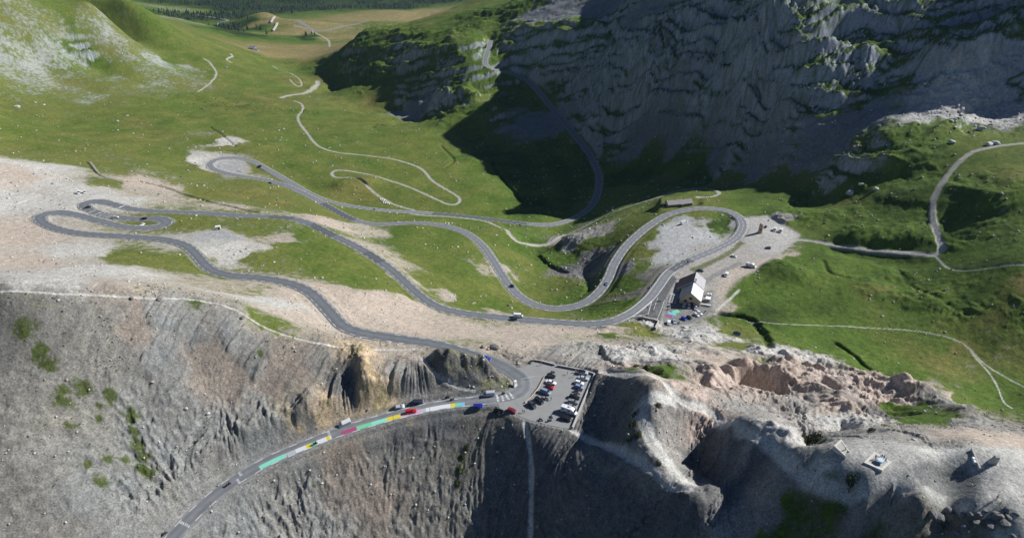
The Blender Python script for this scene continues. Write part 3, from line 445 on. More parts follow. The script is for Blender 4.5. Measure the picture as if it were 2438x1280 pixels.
# ------------------------------------------------------------------ ground colours
n1 = fbm(X, Y, 28, 5, 51); n2 = fbm(X, Y, 4.5, 4, 52, .6); n3 = gnoise(X/1.3, Y/1.3, 53)
ns = fbm(rx/2.5, ry, 16, 5, 54, .6)
pat = .40*n1 + .5*n2 + .12*n3; pat = pat*(1-near_rock) + near_rock*(.75*ns + .30*n2 + 1.0*(sstep(1.7, .75, slopeH) - .5))
cov = gcov - .30*sstep(.55, 1.0, slope)*(1 - near_rock)*sstep(.5, .9, gcov)
grass = sstep(.36, .64, cov + .66*pat*(1 - .3*sstep(.85, 1, cov)))
soil = np.stack([sr, sg, sb], -1)
strip = fbm(FX, FY, 7, 4, 57, .6)                       # debris streaks run down the slopes
soil *= (1 + .30*strip*np.minimum(1, gulA + .25) + .22*n2 + .16*n3 + .10*n1)[..., None]
tint = np.clip(.5 + 1.0*fbm(FX, FY, 22, 3, 58), 0, 1)[..., None]*np.clip(gulA, 0, 1)[..., None]
soil = soil*(1 - tint*.35) + soil*np.array([1.20, .99, .82], np.float32)*tint*.35
dd_ = np.clip(dry + .55*n1 + .35*fbm(X, Y, 90, 3, 59) + .25*n2, -1.1, 1.6)[..., None]
def mixc(a, b, t): return np.array(a, np.float32)*(1 - t) + np.array(b, np.float32)*t
gr = mixc((.074, .121, .020), (.138, .134, .038), np.clip(dd_, 0, 1)); gr = gr + (mixc((0, 0, 0), (.21, .165, .07), 1.0) - gr)*np.clip((dd_ - .8)/.8, 0, 1)*.75
gr = gr + (np.array((.022, .040, .010), np.float32) - gr)*np.clip(-dd_, 0, 1)
gr *= (1 + .30*n2 + .16*n3 + .22*n1)[..., None]
plat_c = 1; crk = near_rock*(1 - sstep(.0, .09 + .0002*D, w2 - w1))*.7
soil *= (1 + near_rock*.35*fbm(rx/2.6, ry, 9, 5, 64, .6))[..., None]
grass = np.maximum(grass, crk)
col = soil + (gr - soil)*grass[..., None]
for u_, v_, r_ in ((313,993,3.4),(322,1035,2.2),(330,1062,2.6),(345,1090,2.6),(338,1120,2.4),(262,946,2.2),(170,1018,2.2),(255,1098,2.3),(210,1107,1.8),(237,970,1.6),(236,1000,1.7),(297,1100,1.8),(240,1155,2.6),(150,960,3.2),(155,935,2.4),(60,785,5),(100,840,4.2),(115,870,3),(470,725,3.5),(620,845,1.3),(355,1130,2.6),(200,930,3),(750,1160,.8),(1105,1080,1.2),(265,965,1)):
    x_, y_, z_ = hit(u_, v_); dd0 = np.hypot(X - x_, Y - y_)/np.maximum(.25, 1 + .95*n2 + .5*n3 + .4*n1); k_ = (1 - sstep(r_*.5, r_*1.1, dd0)); col += (np.array((.050, .068, .014), np.float32)*(1 + .5*n3)[..., None] - col)*(k_*.92)[..., None]
tc = (np.array((.50, .49, .455), np.float32) + (np.array((.33, .32, .285), np.float32) - np.array((.50, .49, .455), np.float32))*sstep(330, 480, Y)[..., None])*(1 + .12*n3 + .15*n2)[..., None]
col += (tc - col)*(np.maximum(trk, pth*.9)*.95)[..., None]
sh = (1 - sstep(.2, 2.4, road_d + .9*n2))*(road_d < 5)  # gravel shoulders
col += (np.array((.235, .235, .225), np.float32)*(1 + .2*n3)[..., None] - col)*(sh*.75)[..., None]
gz = 1 - sstep(-.5, 2.0, cafe_d + 1.2*n2)
col += (np.array((.33, .31, .285), np.float32)*(1 + .10*n3 + .10*n1)[..., None] - col)*gz[..., None]
def zone(poly, rgb, soft, amt=1.0, nz=1.0):
    zd = poly_mask([hit(u, v)[:2] for u, v in poly]); zk = (1 - sstep(-soft, soft, zd + nz*n2))*amt
    global col
    col += (np.array(rgb, np.float32)*(1 + .10*n3 + .12*n1)[..., None] - col)*zk[..., None]
zone([(1770,520),(1830,515),(1905,560),(1850,605),(1800,600),(1775,575)], (.40, .39, .37), 4, .8, 3)
zone([(1700,690),(1740,640),(1800,620),(1840,610),(1800,645),(1760,665),(1715,715)], (.42, .36, .30), 3, .8, 3)
zone([(1640,641),(1700,616),(1745,591),(1762,570),(1772,580),(1742,604),(1690,632),(1655,650)], (.085, .105, .025), 1.0, .8, 2)
zone([(1660,675),(1700,650),(1760,622),(1766,630),(1700,662),(1668,685)], (.19, .19, .19), .6, .7, .5)
zone([(1498,757),(1535,722),(1572,678),(1598,652),(1612,664),(1590,700),(1578,738),(1572,770),(1530,762)], (.125, .127, .13), .5, 1, .4)
zone([(1578,738),(1590,702),(1700,690),(1695,742),(1650,768),(1578,778)], (.20, .20, .195), 1.0, .9, 1)
zone(PLAT, (.345, .340, .315), 2.0, .85, 3)
zone([(2170,1105),(2215,1100),(2300,1112),(2335,1140),(2325,1175),(2260,1180),(2200,1155)], (.15, .155, .15), 1.0, .9, 2)  # rocky hollow: shade of its left-facing side laid into the colour
lz = 1 - sstep(-.5, 2.0, lot_d + n2)
col += (np.array((.26, .26, .25), np.float32) - col)*lz[..., None]
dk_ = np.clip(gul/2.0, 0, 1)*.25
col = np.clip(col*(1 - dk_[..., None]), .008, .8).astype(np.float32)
print("colours done")

def link(o, parent=None):
    SC.collection.objects.link(o)
    if parent is not None: o.parent = parent
    return o
def grid_mesh(name, Z, colr, rockv):
    m = bpy.data.meshes.new(name)
    co = np.stack([X, Y, Z], -1).astype(np.float32).reshape(-1, 3)
    idx = np.arange(NR*NC, dtype=np.int32).reshape(NR, NC)
    qd = np.stack([idx[:-1, :-1], idx[:-1, 1:], idx[1:, 1:], idx[1:, :-1]], -1).reshape(-1)
    m.vertices.add(len(co)); m.vertices.foreach_set("co", co.ravel())
    m.loops.add(qd.size); m.loops.foreach_set("vertex_index", qd)
    m.polygons.add(qd.size//4); m.polygons.foreach_set("loop_start", np.arange(0, qd.size, 4, dtype=np.int32))
    m.polygons.foreach_set("use_smooth", np.ones(qd.size//4, bool))
    m.update(calc_edges=True)
    a = m.attributes.new("ground_colour", 'FLOAT_COLOR', 'POINT')
    a.data.foreach_set("color", np.concatenate([colr, rockv[..., None]], -1).astype(np.float32).ravel())
    return m
def ground_material():
    m = bpy.data.materials.new("ground"); m.use_nodes = True; t = m.node_tree; N = t.nodes; L = t.links
    b = N["Principled BSDF"]; b.inputs["Roughness"].default_value = .95; b.inputs["Specular IOR Level"].default_value = .12
    at = N.new("ShaderNodeAttribute"); at.attribute_name = "ground_colour"
    geo = N.new("ShaderNodeNewGeometry")
    n1 = N.new("ShaderNodeTexNoise"); n1.inputs["Scale"].default_value = 1.6; n1.inputs["Detail"].default_value = 5; n1.inputs["Roughness"].default_value = .7
    L.new(geo.outputs["Position"], n1.inputs["Vector"])
    mr = N.new("ShaderNodeMapRange"); mr.inputs[1].default_value = .34; mr.inputs[2].default_value = .66; mr.inputs[3].default_value = .60; mr.inputs[4].default_value = 1.40
    L.new(n1.outputs["Fac"], mr.inputs[0])
    n3 = N.new("ShaderNodeTexNoise"); n3.inputs["Scale"].default_value = .42; n3.inputs["Detail"].default_value = 4; n3.inputs["Roughness"].default_value = .75; L.new(geo.outputs["Position"], n3.inputs["Vector"])
    mr3 = N.new("ShaderNodeMapRange"); mr3.inputs[1].default_value = .36; mr3.inputs[2].default_value = .64; mr3.inputs[3].default_value = .82; mr3.inputs[4].default_value = 1.18; L.new(n3.outputs["Fac"], mr3.inputs[0])
    mu = N.new("ShaderNodeMath"); mu.operation = 'MULTIPLY'; L.new(mr.outputs[0], mu.inputs[0]); L.new(mr3.outputs[0], mu.inputs[1])
    mx = N.new("ShaderNodeVectorMath"); mx.operation = 'SCALE'
    L.new(at.outputs["Color"], mx.inputs[0]); L.new(mu.outputs[0], mx.inputs["Scale"]); L.new(mx.outputs[0], b.inputs["Base Color"])
    n2 = N.new("ShaderNodeTexNoise"); n2.inputs["Scale"].default_value = .9; n2.inputs["Detail"].default_value = 6; n2.inputs["Roughness"].default_value = .65
    L.new(geo.outputs["Position"], n2.inputs["Vector"])
    bp = N.new("ShaderNodeBump"); bp.inputs["Strength"].default_value = .55; bp.inputs["Distance"].default_value = .6
    L.new(n2.outputs["Fac"], bp.inputs["Height"]); L.new(bp.outputs[0], b.inputs["Normal"])
    return m
GROUND = ground_material()
gm = grid_mesh("ground", H, col, near_rock); gm.materials.append(GROUND)
ground = link(bpy.data.objects.new("ground", gm)); ground["kind"] = "structure"
SURF = np.where(road_d < .3, rz_all + .02, np.where(lot_d < 0, LOT_Z + .004, H)).astype(np.float32)
def gz_(x, y): return float(sample(SURF, x, y)[0])
# ------------------------------------------------------------------ materials
MATS = {}
def mat(name, rgb, rough=.6, metal=0.0, var=0.0, scale=3.0, spec=.5, bump=0.0, coat=0.0, wave=None):
    if name in MATS: return MATS[name]
    m = bpy.data.materials.new(name); m.use_nodes = True; t = m.node_tree; N = t.nodes; L = t.links; b = N["Principled BSDF"]
    b.inputs["Base Color"].default_value = (*rgb, 1); b.inputs["Roughness"].default_value = rough; b.inputs["Metallic"].default_value = metal
    b.inputs["Specular IOR Level"].default_value = spec; b.inputs["Coat Weight"].default_value = coat; b.inputs["Coat Roughness"].default_value = .05
    if var or bump or wave:
        g = N.new("ShaderNodeNewGeometry" if wave is None else "ShaderNodeTexCoord"); vec = g.outputs["Position" if wave is None else "Object"]
        n = N.new("ShaderNodeTexNoise"); n.inputs["Scale"].default_value = scale; n.inputs["Detail"].default_value = 6; n.inputs["Roughness"].default_value = .65
        L.new(vec, n.inputs["Vector"])
        mr = N.new("ShaderNodeMapRange"); mr.inputs[1].default_value = .25; mr.inputs[2].default_value = .75; mr.inputs[3].default_value = 1 - var; mr.inputs[4].default_value = 1 + var
        L.new(n.outputs["Fac"], mr.inputs[0])
        f = mr.outputs[0]
        if wave:
            w = N.new("ShaderNodeTexWave"); w.wave_type = 'BANDS'; w.bands_direction = wave[0]; w.inputs["Scale"].default_value = wave[1]; w.inputs["Distortion"].default_value = .6
            L.new(vec, w.inputs["Vector"])
            mw = N.new("ShaderNodeMapRange"); mw.inputs[3].default_value = .82; mw.inputs[4].default_value = 1.1; L.new(w.outputs["Fac"], mw.inputs[0])
            mm = N.new("ShaderNodeMath"); mm.operation = 'MULTIPLY'; L.new(f, mm.inputs[0]); L.new(mw.outputs[0], mm.inputs[1]); f = mm.outputs[0]
        sc_ = N.new("ShaderNodeVectorMath"); sc_.operation = 'SCALE'; sc_.inputs[0].default_value = rgb; L.new(f, sc_.inputs["Scale"])
        L.new(sc_.outputs[0], b.inputs["Base Color"])
        if bump:
            bp = N.new("ShaderNodeBump"); bp.inputs["Strength"].default_value = bump; bp.inputs["Distance"].default_value = .2
            L.new(n.outputs["Fac"], bp.inputs["Height"]); L.new(bp.outputs[0], b.inputs["Normal"])
    MATS[name] = m; return m
def paint(name, rgb): return mat("car paint " + name, rgb, .35, 0.0, spec=.5, coat=.6)
GLASS = mat("window glass", (.012, .015, .020), .06, spec=.8); RUB = mat("tyre rubber", (.012, .012, .013), .85); CHR = mat("lamp glass", (.75, .76, .78), .12, spec=.8)
REDL = mat("tail lamp", (.35, .01, .01), .25); DARK = mat("dark plastic", (.025, .025, .028), .6); STEEL = mat("galvanised steel", (.45, .46, .48), .4, .8)
CONC = mat("concrete", (.42, .41, .39), .9, var=.18, scale=1.2); STONE = mat("grey masonry", (.30, .29, .27), .95, var=.3, scale=2.5, bump=.6)
WHITE = mat("white sheeting", (.78, .79, .80), .55, var=.05, scale=1.5)
WOOD = mat("weathered timber", (.42, .34, .27), .85, var=.25, scale=4); LINE = mat("road paint white", (.72, .72, .70), .8, var=.18, scale=2.0)
ASPH = mat("asphalt", (.122, .130, .142), .92, var=.20, scale=.35, bump=.15); ASPL = mat("asphalt old", (.160, .167, .178), .92, var=.18, scale=.3, bump=.15)
ASPD = mat("asphalt patch", (.082, .088, .098), .9, var=.12, scale=.5)
for m_ in (ASPH, ASPL, ASPD):
    N = m_.node_tree.nodes; L = m_.node_tree.links; b = N["Principled BSDF"]; src = b.inputs["Base Color"].links[0].from_socket
    a = N.new("ShaderNodeAttribute"); a.attribute_name = "lane"; ab = N.new("ShaderNodeMath"); ab.operation = 'ABSOLUTE'; L.new(a.outputs["Fac"], ab.inputs[0])
    r = N.new("ShaderNodeValToRGB"); L.new(ab.outputs[0], r.inputs[0]); e = r.color_ramp.elements; e[0].position = 0; e[0].color = (.52, .52, .52, 1); e[1].position = 1; e[1].color = (.85, .83, .78, 1)
    for p_, c_ in ((.28, .47), (.48, .40), (.68, .46), (.86, .55)): k_ = e.new(p_); k_.color = (c_, c_, c_, 1)
    m2 = N.new("ShaderNodeVectorMath"); m2.operation = 'MULTIPLY'; L.new(src, m2.inputs[0]); L.new(r.outputs[0], m2.inputs[1]); m3 = N.new("ShaderNodeVectorMath"); m3.operation = 'SCALE'; m3.inputs["Scale"].default_value = 2.35; L.new(m2.outputs[0], m3.inputs[0]); L.new(m3.outputs[0], b.inputs["Base Color"])
PARK = mat("car park asphalt", (.25, .25, .246), .95, var=.14, scale=.25, bump=.15)

# ------------------------------------------------------------------ mesh helpers
def obj(name, bm, m, parent=None, smooth=False):
    me = bpy.data.meshes.new(name); bmesh.ops.recalc_face_normals(bm, faces=bm.faces); bm.to_mesh(me); bm.free()
    for x in (m if isinstance(m, (list, tuple)) else [m]): me.materials.append(x)
    if smooth: me.polygons.foreach_set("use_smooth", [True]*len(me.polygons))
    return link(bpy.data.objects.new(name, me), parent)
def pyobj(name, verts, faces, m, parent=None, mi=None, smooth=False):
    me = bpy.data.meshes.new(name); me.from_pydata([tuple(map(float, v)) for v in verts], [], faces)
    for x in (m if isinstance(m, (list, tuple)) else [m]): me.materials.append(x)
    if mi is not None: me.polygons.foreach_set("material_index", mi)
    if smooth: me.polygons.foreach_set("use_smooth", [True]*len(me.polygons))
    me.update(); return link(bpy.data.objects.new(name, me), parent)
def box(bm, c, s, rz=0.0, bev=0.0, taper=1.0):
    r = bmesh.ops.create_cube(bm, size=1.0); M = Matrix.Translation(c) @ Matrix.Rotation(rz, 4, 'Z')
    for v in r["verts"]:
        k = taper if v.co.z > 0 else 1.0
        v.co = M @ Vector((v.co.x*s[0]*k, v.co.y*s[1]*k, v.co.z*s[2]))
    if bev: bmesh.ops.bevel(bm, geom=list({e for v in r["verts"] for e in v.link_edges}), offset=bev, segments=2, affect='EDGES', profile=.6)
    return r["verts"]
def cyl(bm, a, b, r1, r2=None, n=8):
    a, b = Vector(a), Vector(b); r2 = r1 if r2 is None else r2; d = b - a
    M = Matrix.Translation((a + b)/2) @ d.to_track_quat('Z', 'Y').to_matrix().to_4x4()
    bmesh.ops.create_cone(bm, cap_ends=True, segments=n, radius1=r1, radius2=r2, depth=d.length, matrix=M)
def thing(name, label, cat, loc, rz=0.0, group=None, tilt=None):
    o = bpy.data.objects.new(name, None); SC.collection.objects.link(o); o.empty_display_size = .3
    o.location = loc
    if tilt is not None:
        n = Vector(tilt).normalized(); f = Vector((math.cos(rz), math.sin(rz), 0)); f = (f - n*f.dot(n)).normalized(); l = n.cross(f)
        o.rotation_euler = Matrix((f, l, n)).transposed().to_euler()
    else: o.rotation_euler = (0, 0, rz)
    tag(o, label, cat, group); return o
def tag(o, label, cat, group=None):
    o["label"] = label; o["category"] = cat
    if group: o["group"] = group
    return o
def struct(o): o["kind"] = "structure"; return o
def normal_at(x, y, r=1.2):
    return Vector((gz_(x-r, y) - gz_(x+r, y), gz_(x, y-r) - gz_(x, y+r), 2*r)).normalized()
def spot(u, v):
    x, y, z = hit(u, v, SURF); return x, y, z
def heading(u, v, du, dv):
    x, y, z = spot(u, v); a = at_z(u - du*4, v - dv*4, z); b = at_z(u + du*4, v + dv*4, z)
    return math.atan2(b[1]-a[1], b[0]-a[0])

# ------------------------------------------------------------------ asphalt ribbons, painted markings
def ribbon(name, P, m, lat=(-1, -.88, -.68, -.48, -.28, 0, .28, .48, .68, .88, 1), dz=0.0, patch=None):
    C, t, nrm, w = P; vs, fs, mi = [], [], []
    for i in range(len(C)):
        for l in lat:
            vs.append((C[i, 0] + nrm[i, 0]*w[i]*l, C[i, 1] + nrm[i, 1]*w[i]*l, C[i, 2] + dz + .03*(1 - l*l)))
    k = len(lat)
    for i in range(len(C)-1):
        for j in range(k-1):
            fs.append((i*k+j, i*k+j+1, (i+1)*k+j+1, (i+1)*k+j)); mi.append(1 if patch and any(a <= i <= b for a, b in patch) else 0)
    o = struct(pyobj(name, vs, fs, m, mi=mi, smooth=True)); at_ = o.data.attributes.new('lane', 'FLOAT', 'POINT'); at_.data.foreach_set('value', [float(l) for _ in range(len(C)) for l in lat]); return o
def arc_of(P, u, v):
    C = P[0]; best = 0; bd = 1e9
    for i in range(len(C)):
        dx, dy, dz = C[i, 0], C[i, 1], C[i, 2] - CAM_H
        f = dy*CP - dz*SP; uu = 1219 + FPX*dx/f; vv = 640 - FPX*(dy*SP + dz*CP)/f
        d = (uu-u)**2 + (vv-v)**2
        if d < bd: bd, best = d, i
    return best
patches = [(arc_of(RC, a, b), arc_of(RC, c, d)) for a, b, c, d in ((640, 518, 692, 521), (868, 600, 905, 621), (742, 535, 790, 560))]
ribbon("asphalt_road", RC, [ASPH, ASPD], patch=[(min(p), max(p)) for p in patches])
pl = [(arc_of(RL, 770, 485), arc_of(RL, 845, 522)), (arc_of(RL, 1030, 509), arc_of(RL, 1250, 532)), (arc_of(RL, 1600, 645), arc_of(RL, 1640, 622))]
ribbon("asphalt_road", RL, [ASPL, ASPD], patch=[(min(p), max(p)) for p in pl], dz=.006)
ribbon("asphalt_road", RN, ASPL, dz=.012)
ribbon("asphalt_road", RA, ASPL); ribbon("asphalt_road", RB, ASPL)
def strip(out, P, s0, s1, l0, l1, dz=.045, n=None):
    """quad strip on a road between arc indices (in metres) and lateral offsets (metres, + is the left of travel)"""
    C, t, nrm, w = P; n = n or max(1, int(abs(s1-s0)/2.0)); vs, fs = out; b = len(vs)
    for k in range(n+1):
        q = (s0 + (s1-s0)*k/n)/2.0; q = min(max(q, 0), len(C)-1.001); i = int(q); f = q - i
        c = C[i]*(1-f) + C[i+1]*f; nn = nrm[i]*(1-f) + nrm[i+1]*f; ww = w[i]
        for l in (l0, l1): vs.append((c[0]+nn[0]*l, c[1]+nn[1]*l, c[2] + dz + .03*(1 - (l/ww)**2)))
    for k in range(n): fs.append((b+2*k, b+2*k+1, b+2*k+3, b+2*k+2))
mk = ([], []); random.seed(5)
for P, a0, a1 in ((RN, 22, 1e9), (RC, 30, 1e9), (RL, 8, 1e9)):
    L_ = 2.0*(len(P[0])-1); s = a0
    jn = 2.0*arc_of(RL, 1600, 640) if P is RL else -1
    while s < min(L_-4, a1):
        i = int(s/2)
        for sd in (-1, 1):
            e = P[3][i] - .45; ln = 3.0
            if P is RL and s < jn: ln = 6.4
            if random.random() < .96: strip(mk, P, s + (1.7 if sd > 0 else 0), s + ln + (1.7 if sd > 0 else 0), sd*e - .11, sd*e + .11)
        if P is RL and jn < s < jn + 190: strip(mk, P, s, s+2.6, -.09, .09)
        s += 6.4
# lettering sprayed across the north road and by the hairpins: rows of tall narrow strokes too small to read
def letters(P, s, l0, l1, h=1.0, n=7):
    w_ = (l1-l0)/n
    for k in range(n):
        a = l0 + k*w_
        strip(mk, P, s, s + h, a, a + w_*.22, n=1)
        if k % 3 != 1: strip(mk, P, s + h*random.choice((0, .4, .8)), s + h*.2 + h*random.choice((.0, .4, .75)), a + w_*.22, a + w_*.75, n=1)
        if k % 2: strip(mk, P, s, s + h, a + w_*.55, a + w_*.78, n=1)
for u, v, l0, l1 in ((575, 1131, -2.6, -.2), (572, 1138, .1, 2.4), (441, 1240, -2.6, -.2), (440, 1246, .1, 2.5), (786, 1040, -2.4, 0), (788, 1036, .1, 2.4), (1195, 960, -2.2, 2.4), (1200, 957, -2.2, 2.4), (1212, 951, -2.4, 2.2), (1217, 947, -2.4, 2.2)):
    letters(RN, 2.0*arc_of(RN, u, v), l0, l1)
for u, v, h in ((236, 507, 1.6), (246, 510, 1.2), (252, 513, 1.2), (262, 517, 1.4), (286, 491, 2.0), (222, 503, 1.6)):
    letters(RC, 2.0*arc_of(RC, u, v), -2.6, 2.6, h, 6)
# junction triangle by the cafe, lane lines
def gline(pts, w, z=.05, close=False):
    P = [spot(*p) for p in pts]; P = P + [P[0]] if close else P
    for a, b in zip(P[:-1], P[1:]):
        n = 8; d = Vector((b[0]-a[0], b[1]-a[1], 0)).normalized(); q = Vector((-d.y, d.x))*w/2; vs, fs = mk; b0 = len(vs)
        for k in range(n+1):
            x = a[0] + (b[0]-a[0])*k/n; y = a[1] + (b[1]-a[1])*k/n; zz = max(gz_(x, y), gz_(x+q.x, y+q.y), gz_(x-q.x, y-q.y)) + z + .02
            vs += [(x+q.x, y+q.y, zz), (x-q.x, y-q.y, zz)]
        for k in range(n): fs.append((b0+2*k, b0+2*k+1, b0+2*k+3, b0+2*k+2))
gline([(1552, 716), (1543, 747), (1506, 754)], .3, .07, True)
gline([(1582, 715), (1575, 735), (1562, 765)], .25); gline([(1566, 708), (1560, 726), (1556, 738)], .2)
gline([(1240, 902), (1278, 894)], .12, .02)
struct(pyobj("road_markings", mk[0], mk[1], LINE))
# coloured panels painted on the lower lane of the north road
PN = {"mint": (.22, .62, .48), "green": (.16, .52, .30), "yellow": (.62, .52, .05), "magenta": (.34, .06, .16), "pink": (.55, .32, .48), "white": (.62, .64, .66), "blue": (.16, .42, .62), "grey": (.40, .43, .46)}
PNM = [mat("road panel " + k, c, .85, var=.12, scale=2.0) for k, c in PN.items()]; PNK = list(PN)
pv, pf, pm = [], [], []
lat_sign = 1.0 if RN[2][60][1] < 0 else -1.0
for u0, v0, u1, v1, c in ((618, 1110, 673, 1082, "mint"), (673, 1082, 700, 1072, "grey"), (700, 1072, 733, 1059, "white"), (733, 1059, 742, 1056, "yellow"), (742, 1056, 751, 1053, "green"), (751, 1053, 777, 1044, "white"), (777, 1044, 784, 1041, "yellow"), (784, 1041, 790, 1039, "green"),
        (813, 1033, 847, 1021, "magenta"), (847, 1021, 886, 1009, "green"), (886, 1009, 923, 999, "mint"), (923, 999, 961, 989, "yellow"), (961, 989, 997, 981, "pink"), (997, 981, 1018, 976, "grey"), (1018, 976, 1074, 970, "white"), (1074, 970, 1086, 969, "yellow"), (1086, 969, 1100, 968, "green"), (1100, 968, 1113, 967, "blue")):
    s0, s1 = 2.0*arc_of(RN, u0, v0), 2.0*arc_of(RN, u1, v1); b = len(pf)
    strip((pv, pf), RN, s0, s1, lat_sign*.1, lat_sign*2.35, .036); pm += [PNK.index(c)]*(len(pf)-b)
for u, v, c, sx, sy, rz in ((1609, 742, "green", 5, 3, .5), (1600, 747, "blue", 5, 2.4, -.45), (1592, 752, "magenta", 4, 2, -.3)):
    x, y, z = spot(u, v); b = len(pv)
    for a, d in ((-1, -1), (1, -1), (1, 1), (-1, 1)):
        px_, py_ = x + (a*sx*math.cos(rz) - d*sy*math.sin(rz))/2, y + (a*sx*math.sin(rz) + d*sy*math.cos(rz))/2
        pv.append((px_, py_, gz_(px_, py_) + .10))
    pf.append((b, b+1, b+2, b+3)); pm.append(PNK.index(c))
struct(pyobj("road_paint", pv, pf, PNM, mi=pm))
# car park surface
LW = [at_z(u, v, LOT_Z) for u, v in LOT]
struct(pyobj("car_park", [(x, y, LOT_Z) for x, y, z in LW], [tuple(range(len(LW)))], PARK))
# ------------------------------------------------------------------ vehicles
def loft(secs, close=True):
    """secs: list of rings (same length); returns verts, faces"""
    vs = [p for r in secs for p in r]; n = len(secs[0]); fs = []
    for i in range(len(secs)-1):
        for j in range(n): fs.append((i*n+j, i*n+(j+1) % n, (i+1)*n+(j+1) % n, (i+1)*n+j))
    if close: fs.append(tuple(range(n-1, -1, -1))); fs.append(tuple((len(secs)-1)*n + j for j in range(n)))
    return vs, fs
def ring(x, hw, z0, z1, r=.12, tuck=.92):
    return [(x, -hw*tuck, z0), (x, -hw, z0 + (z1-z0)*.35), (x, -hw*.985, z1 - r), (x, -hw*.90, z1), (x, hw*.90, z1), (x, hw*.985, z1 - r), (x, hw, z0 + (z1-z0)*.35), (x, hw*tuck, z0)]
CARS = {  # length, half width, bonnet height, belt, roof, cabin base front/back, roof front/back (x as fraction of half length)
 'hatch': (4.1, .88, .88, .95, 1.47, .42, -.97, .12, -.78), 'estate': (4.7, .90, .88, .96, 1.48, .42, -.98, .12, -.88), 'sedan': (4.6, .90, .86, .95, 1.43, .42, -.74, .10, -.48),
 'suv': (4.5, .94, 1.02, 1.10, 1.70, .46, -.98, .16, -.86), 'mpv': (4.8, .95, 1.0, 1.12, 1.85, .62, -.99, .30, -.95)}
def wheels(root, L, hw, r=.33, fx=.62, bx=-.60):
    for x in (fx*L/2, bx*L/2):
        for s in (-1, 1):
            bm = bmesh.new(); cyl(bm, (x, s*(hw-.22), r), (x, s*(hw-.005), r), r, n=14); w = obj("wheel", bm, RUB, root)
            bm = bmesh.new(); cyl(bm, (x, s*(hw-.02), r), (x, s*(hw+.006), r), r*.6, n=10); obj("rim", bm, STEEL, w)
def car(kind, u, v, du, dv, pm_, label, group=None, roofm=None, xyz=None, cat="car", name="car"):
    L, hw, zb, zl, zr, cf, cb, rf, rb = CARS[kind]; h = L/2
    x, y, z = spot(u, v) if xyz is None else xyz
    root = thing(name, label, cat, (x, y, z), heading(u, v, du, dv), group, normal_at(x, y))
    S = [ring(-h, hw*.86, .36, zl-.12), ring(-h*.97, hw*.94, .26, zl-.02), ring(-h*.8, hw, .22, zl), ring(-h*.1, hw, .20, zl), ring(h*cf, hw*.99, .20, zl-.01), ring(h*.78, hw*.97, .22, zb), ring(h*.95, hw*.88, .28, zb-.14), ring(h, hw*.76, .38, zb-.26)]
    vs, fs = loft(S); pyobj("body", vs, fs, pm_, root, smooth=False)
    g = lambda x, w, z: [(x, -w, z), (x, w, z)]
    a = zl - .03
    gl = g(h*cf, hw*.86, a) + g(h*rf, hw*.74, zr-.05) + g(h*rb, hw*.74, zr-.05) + g(h*cb*.985, hw*.85, a)
    pyobj("window", gl, [(0, 1, 3, 2), (2, 3, 5, 4), (4, 5, 7, 6), (0, 2, 4, 6), (1, 7, 5, 3)], GLASS, root)
    rm = roofm or pm_
    bm = bmesh.new(); box(bm, ((rf+rb)*h/2, 0, zr-.03), ((rf-rb)*h + .06, hw*1.50, .07), bev=.03)
    for s in (-1, 1):      # pillars
        for xa, wa, xb in ((h*cf, hw*.87, h*rf), (h*cb*.985, hw*.86, h*rb), (h*(cf+cb)*.5+.1, hw*.875, h*(rf+rb)*.5+.1)): cyl(bm, (xa, s*wa, a), (xb, s*hw*.75, zr-.03), .045, n=6)
    obj("roof", bm, rm, root)
    wheels(root, L, hw)
    for s in (-1, 1):
        bm = bmesh.new(); box(bm, (h*.955, s*hw*.62, zb-.20), (.12, .36, .14), bev=.02); obj("headlight", bm, CHR, root)
        bm = bmesh.new(); box(bm, (-h*.985, s*hw*.66, zl-.20), (.08, .30, .16)); obj("tail_light", bm, REDL, root)
        bm = bmesh.new(); box(bm, (h*cf-.12, s*(hw+.08), zl+.05), (.10, .18, .12)); obj("wing_mirror", bm, DARK, root)
    return root
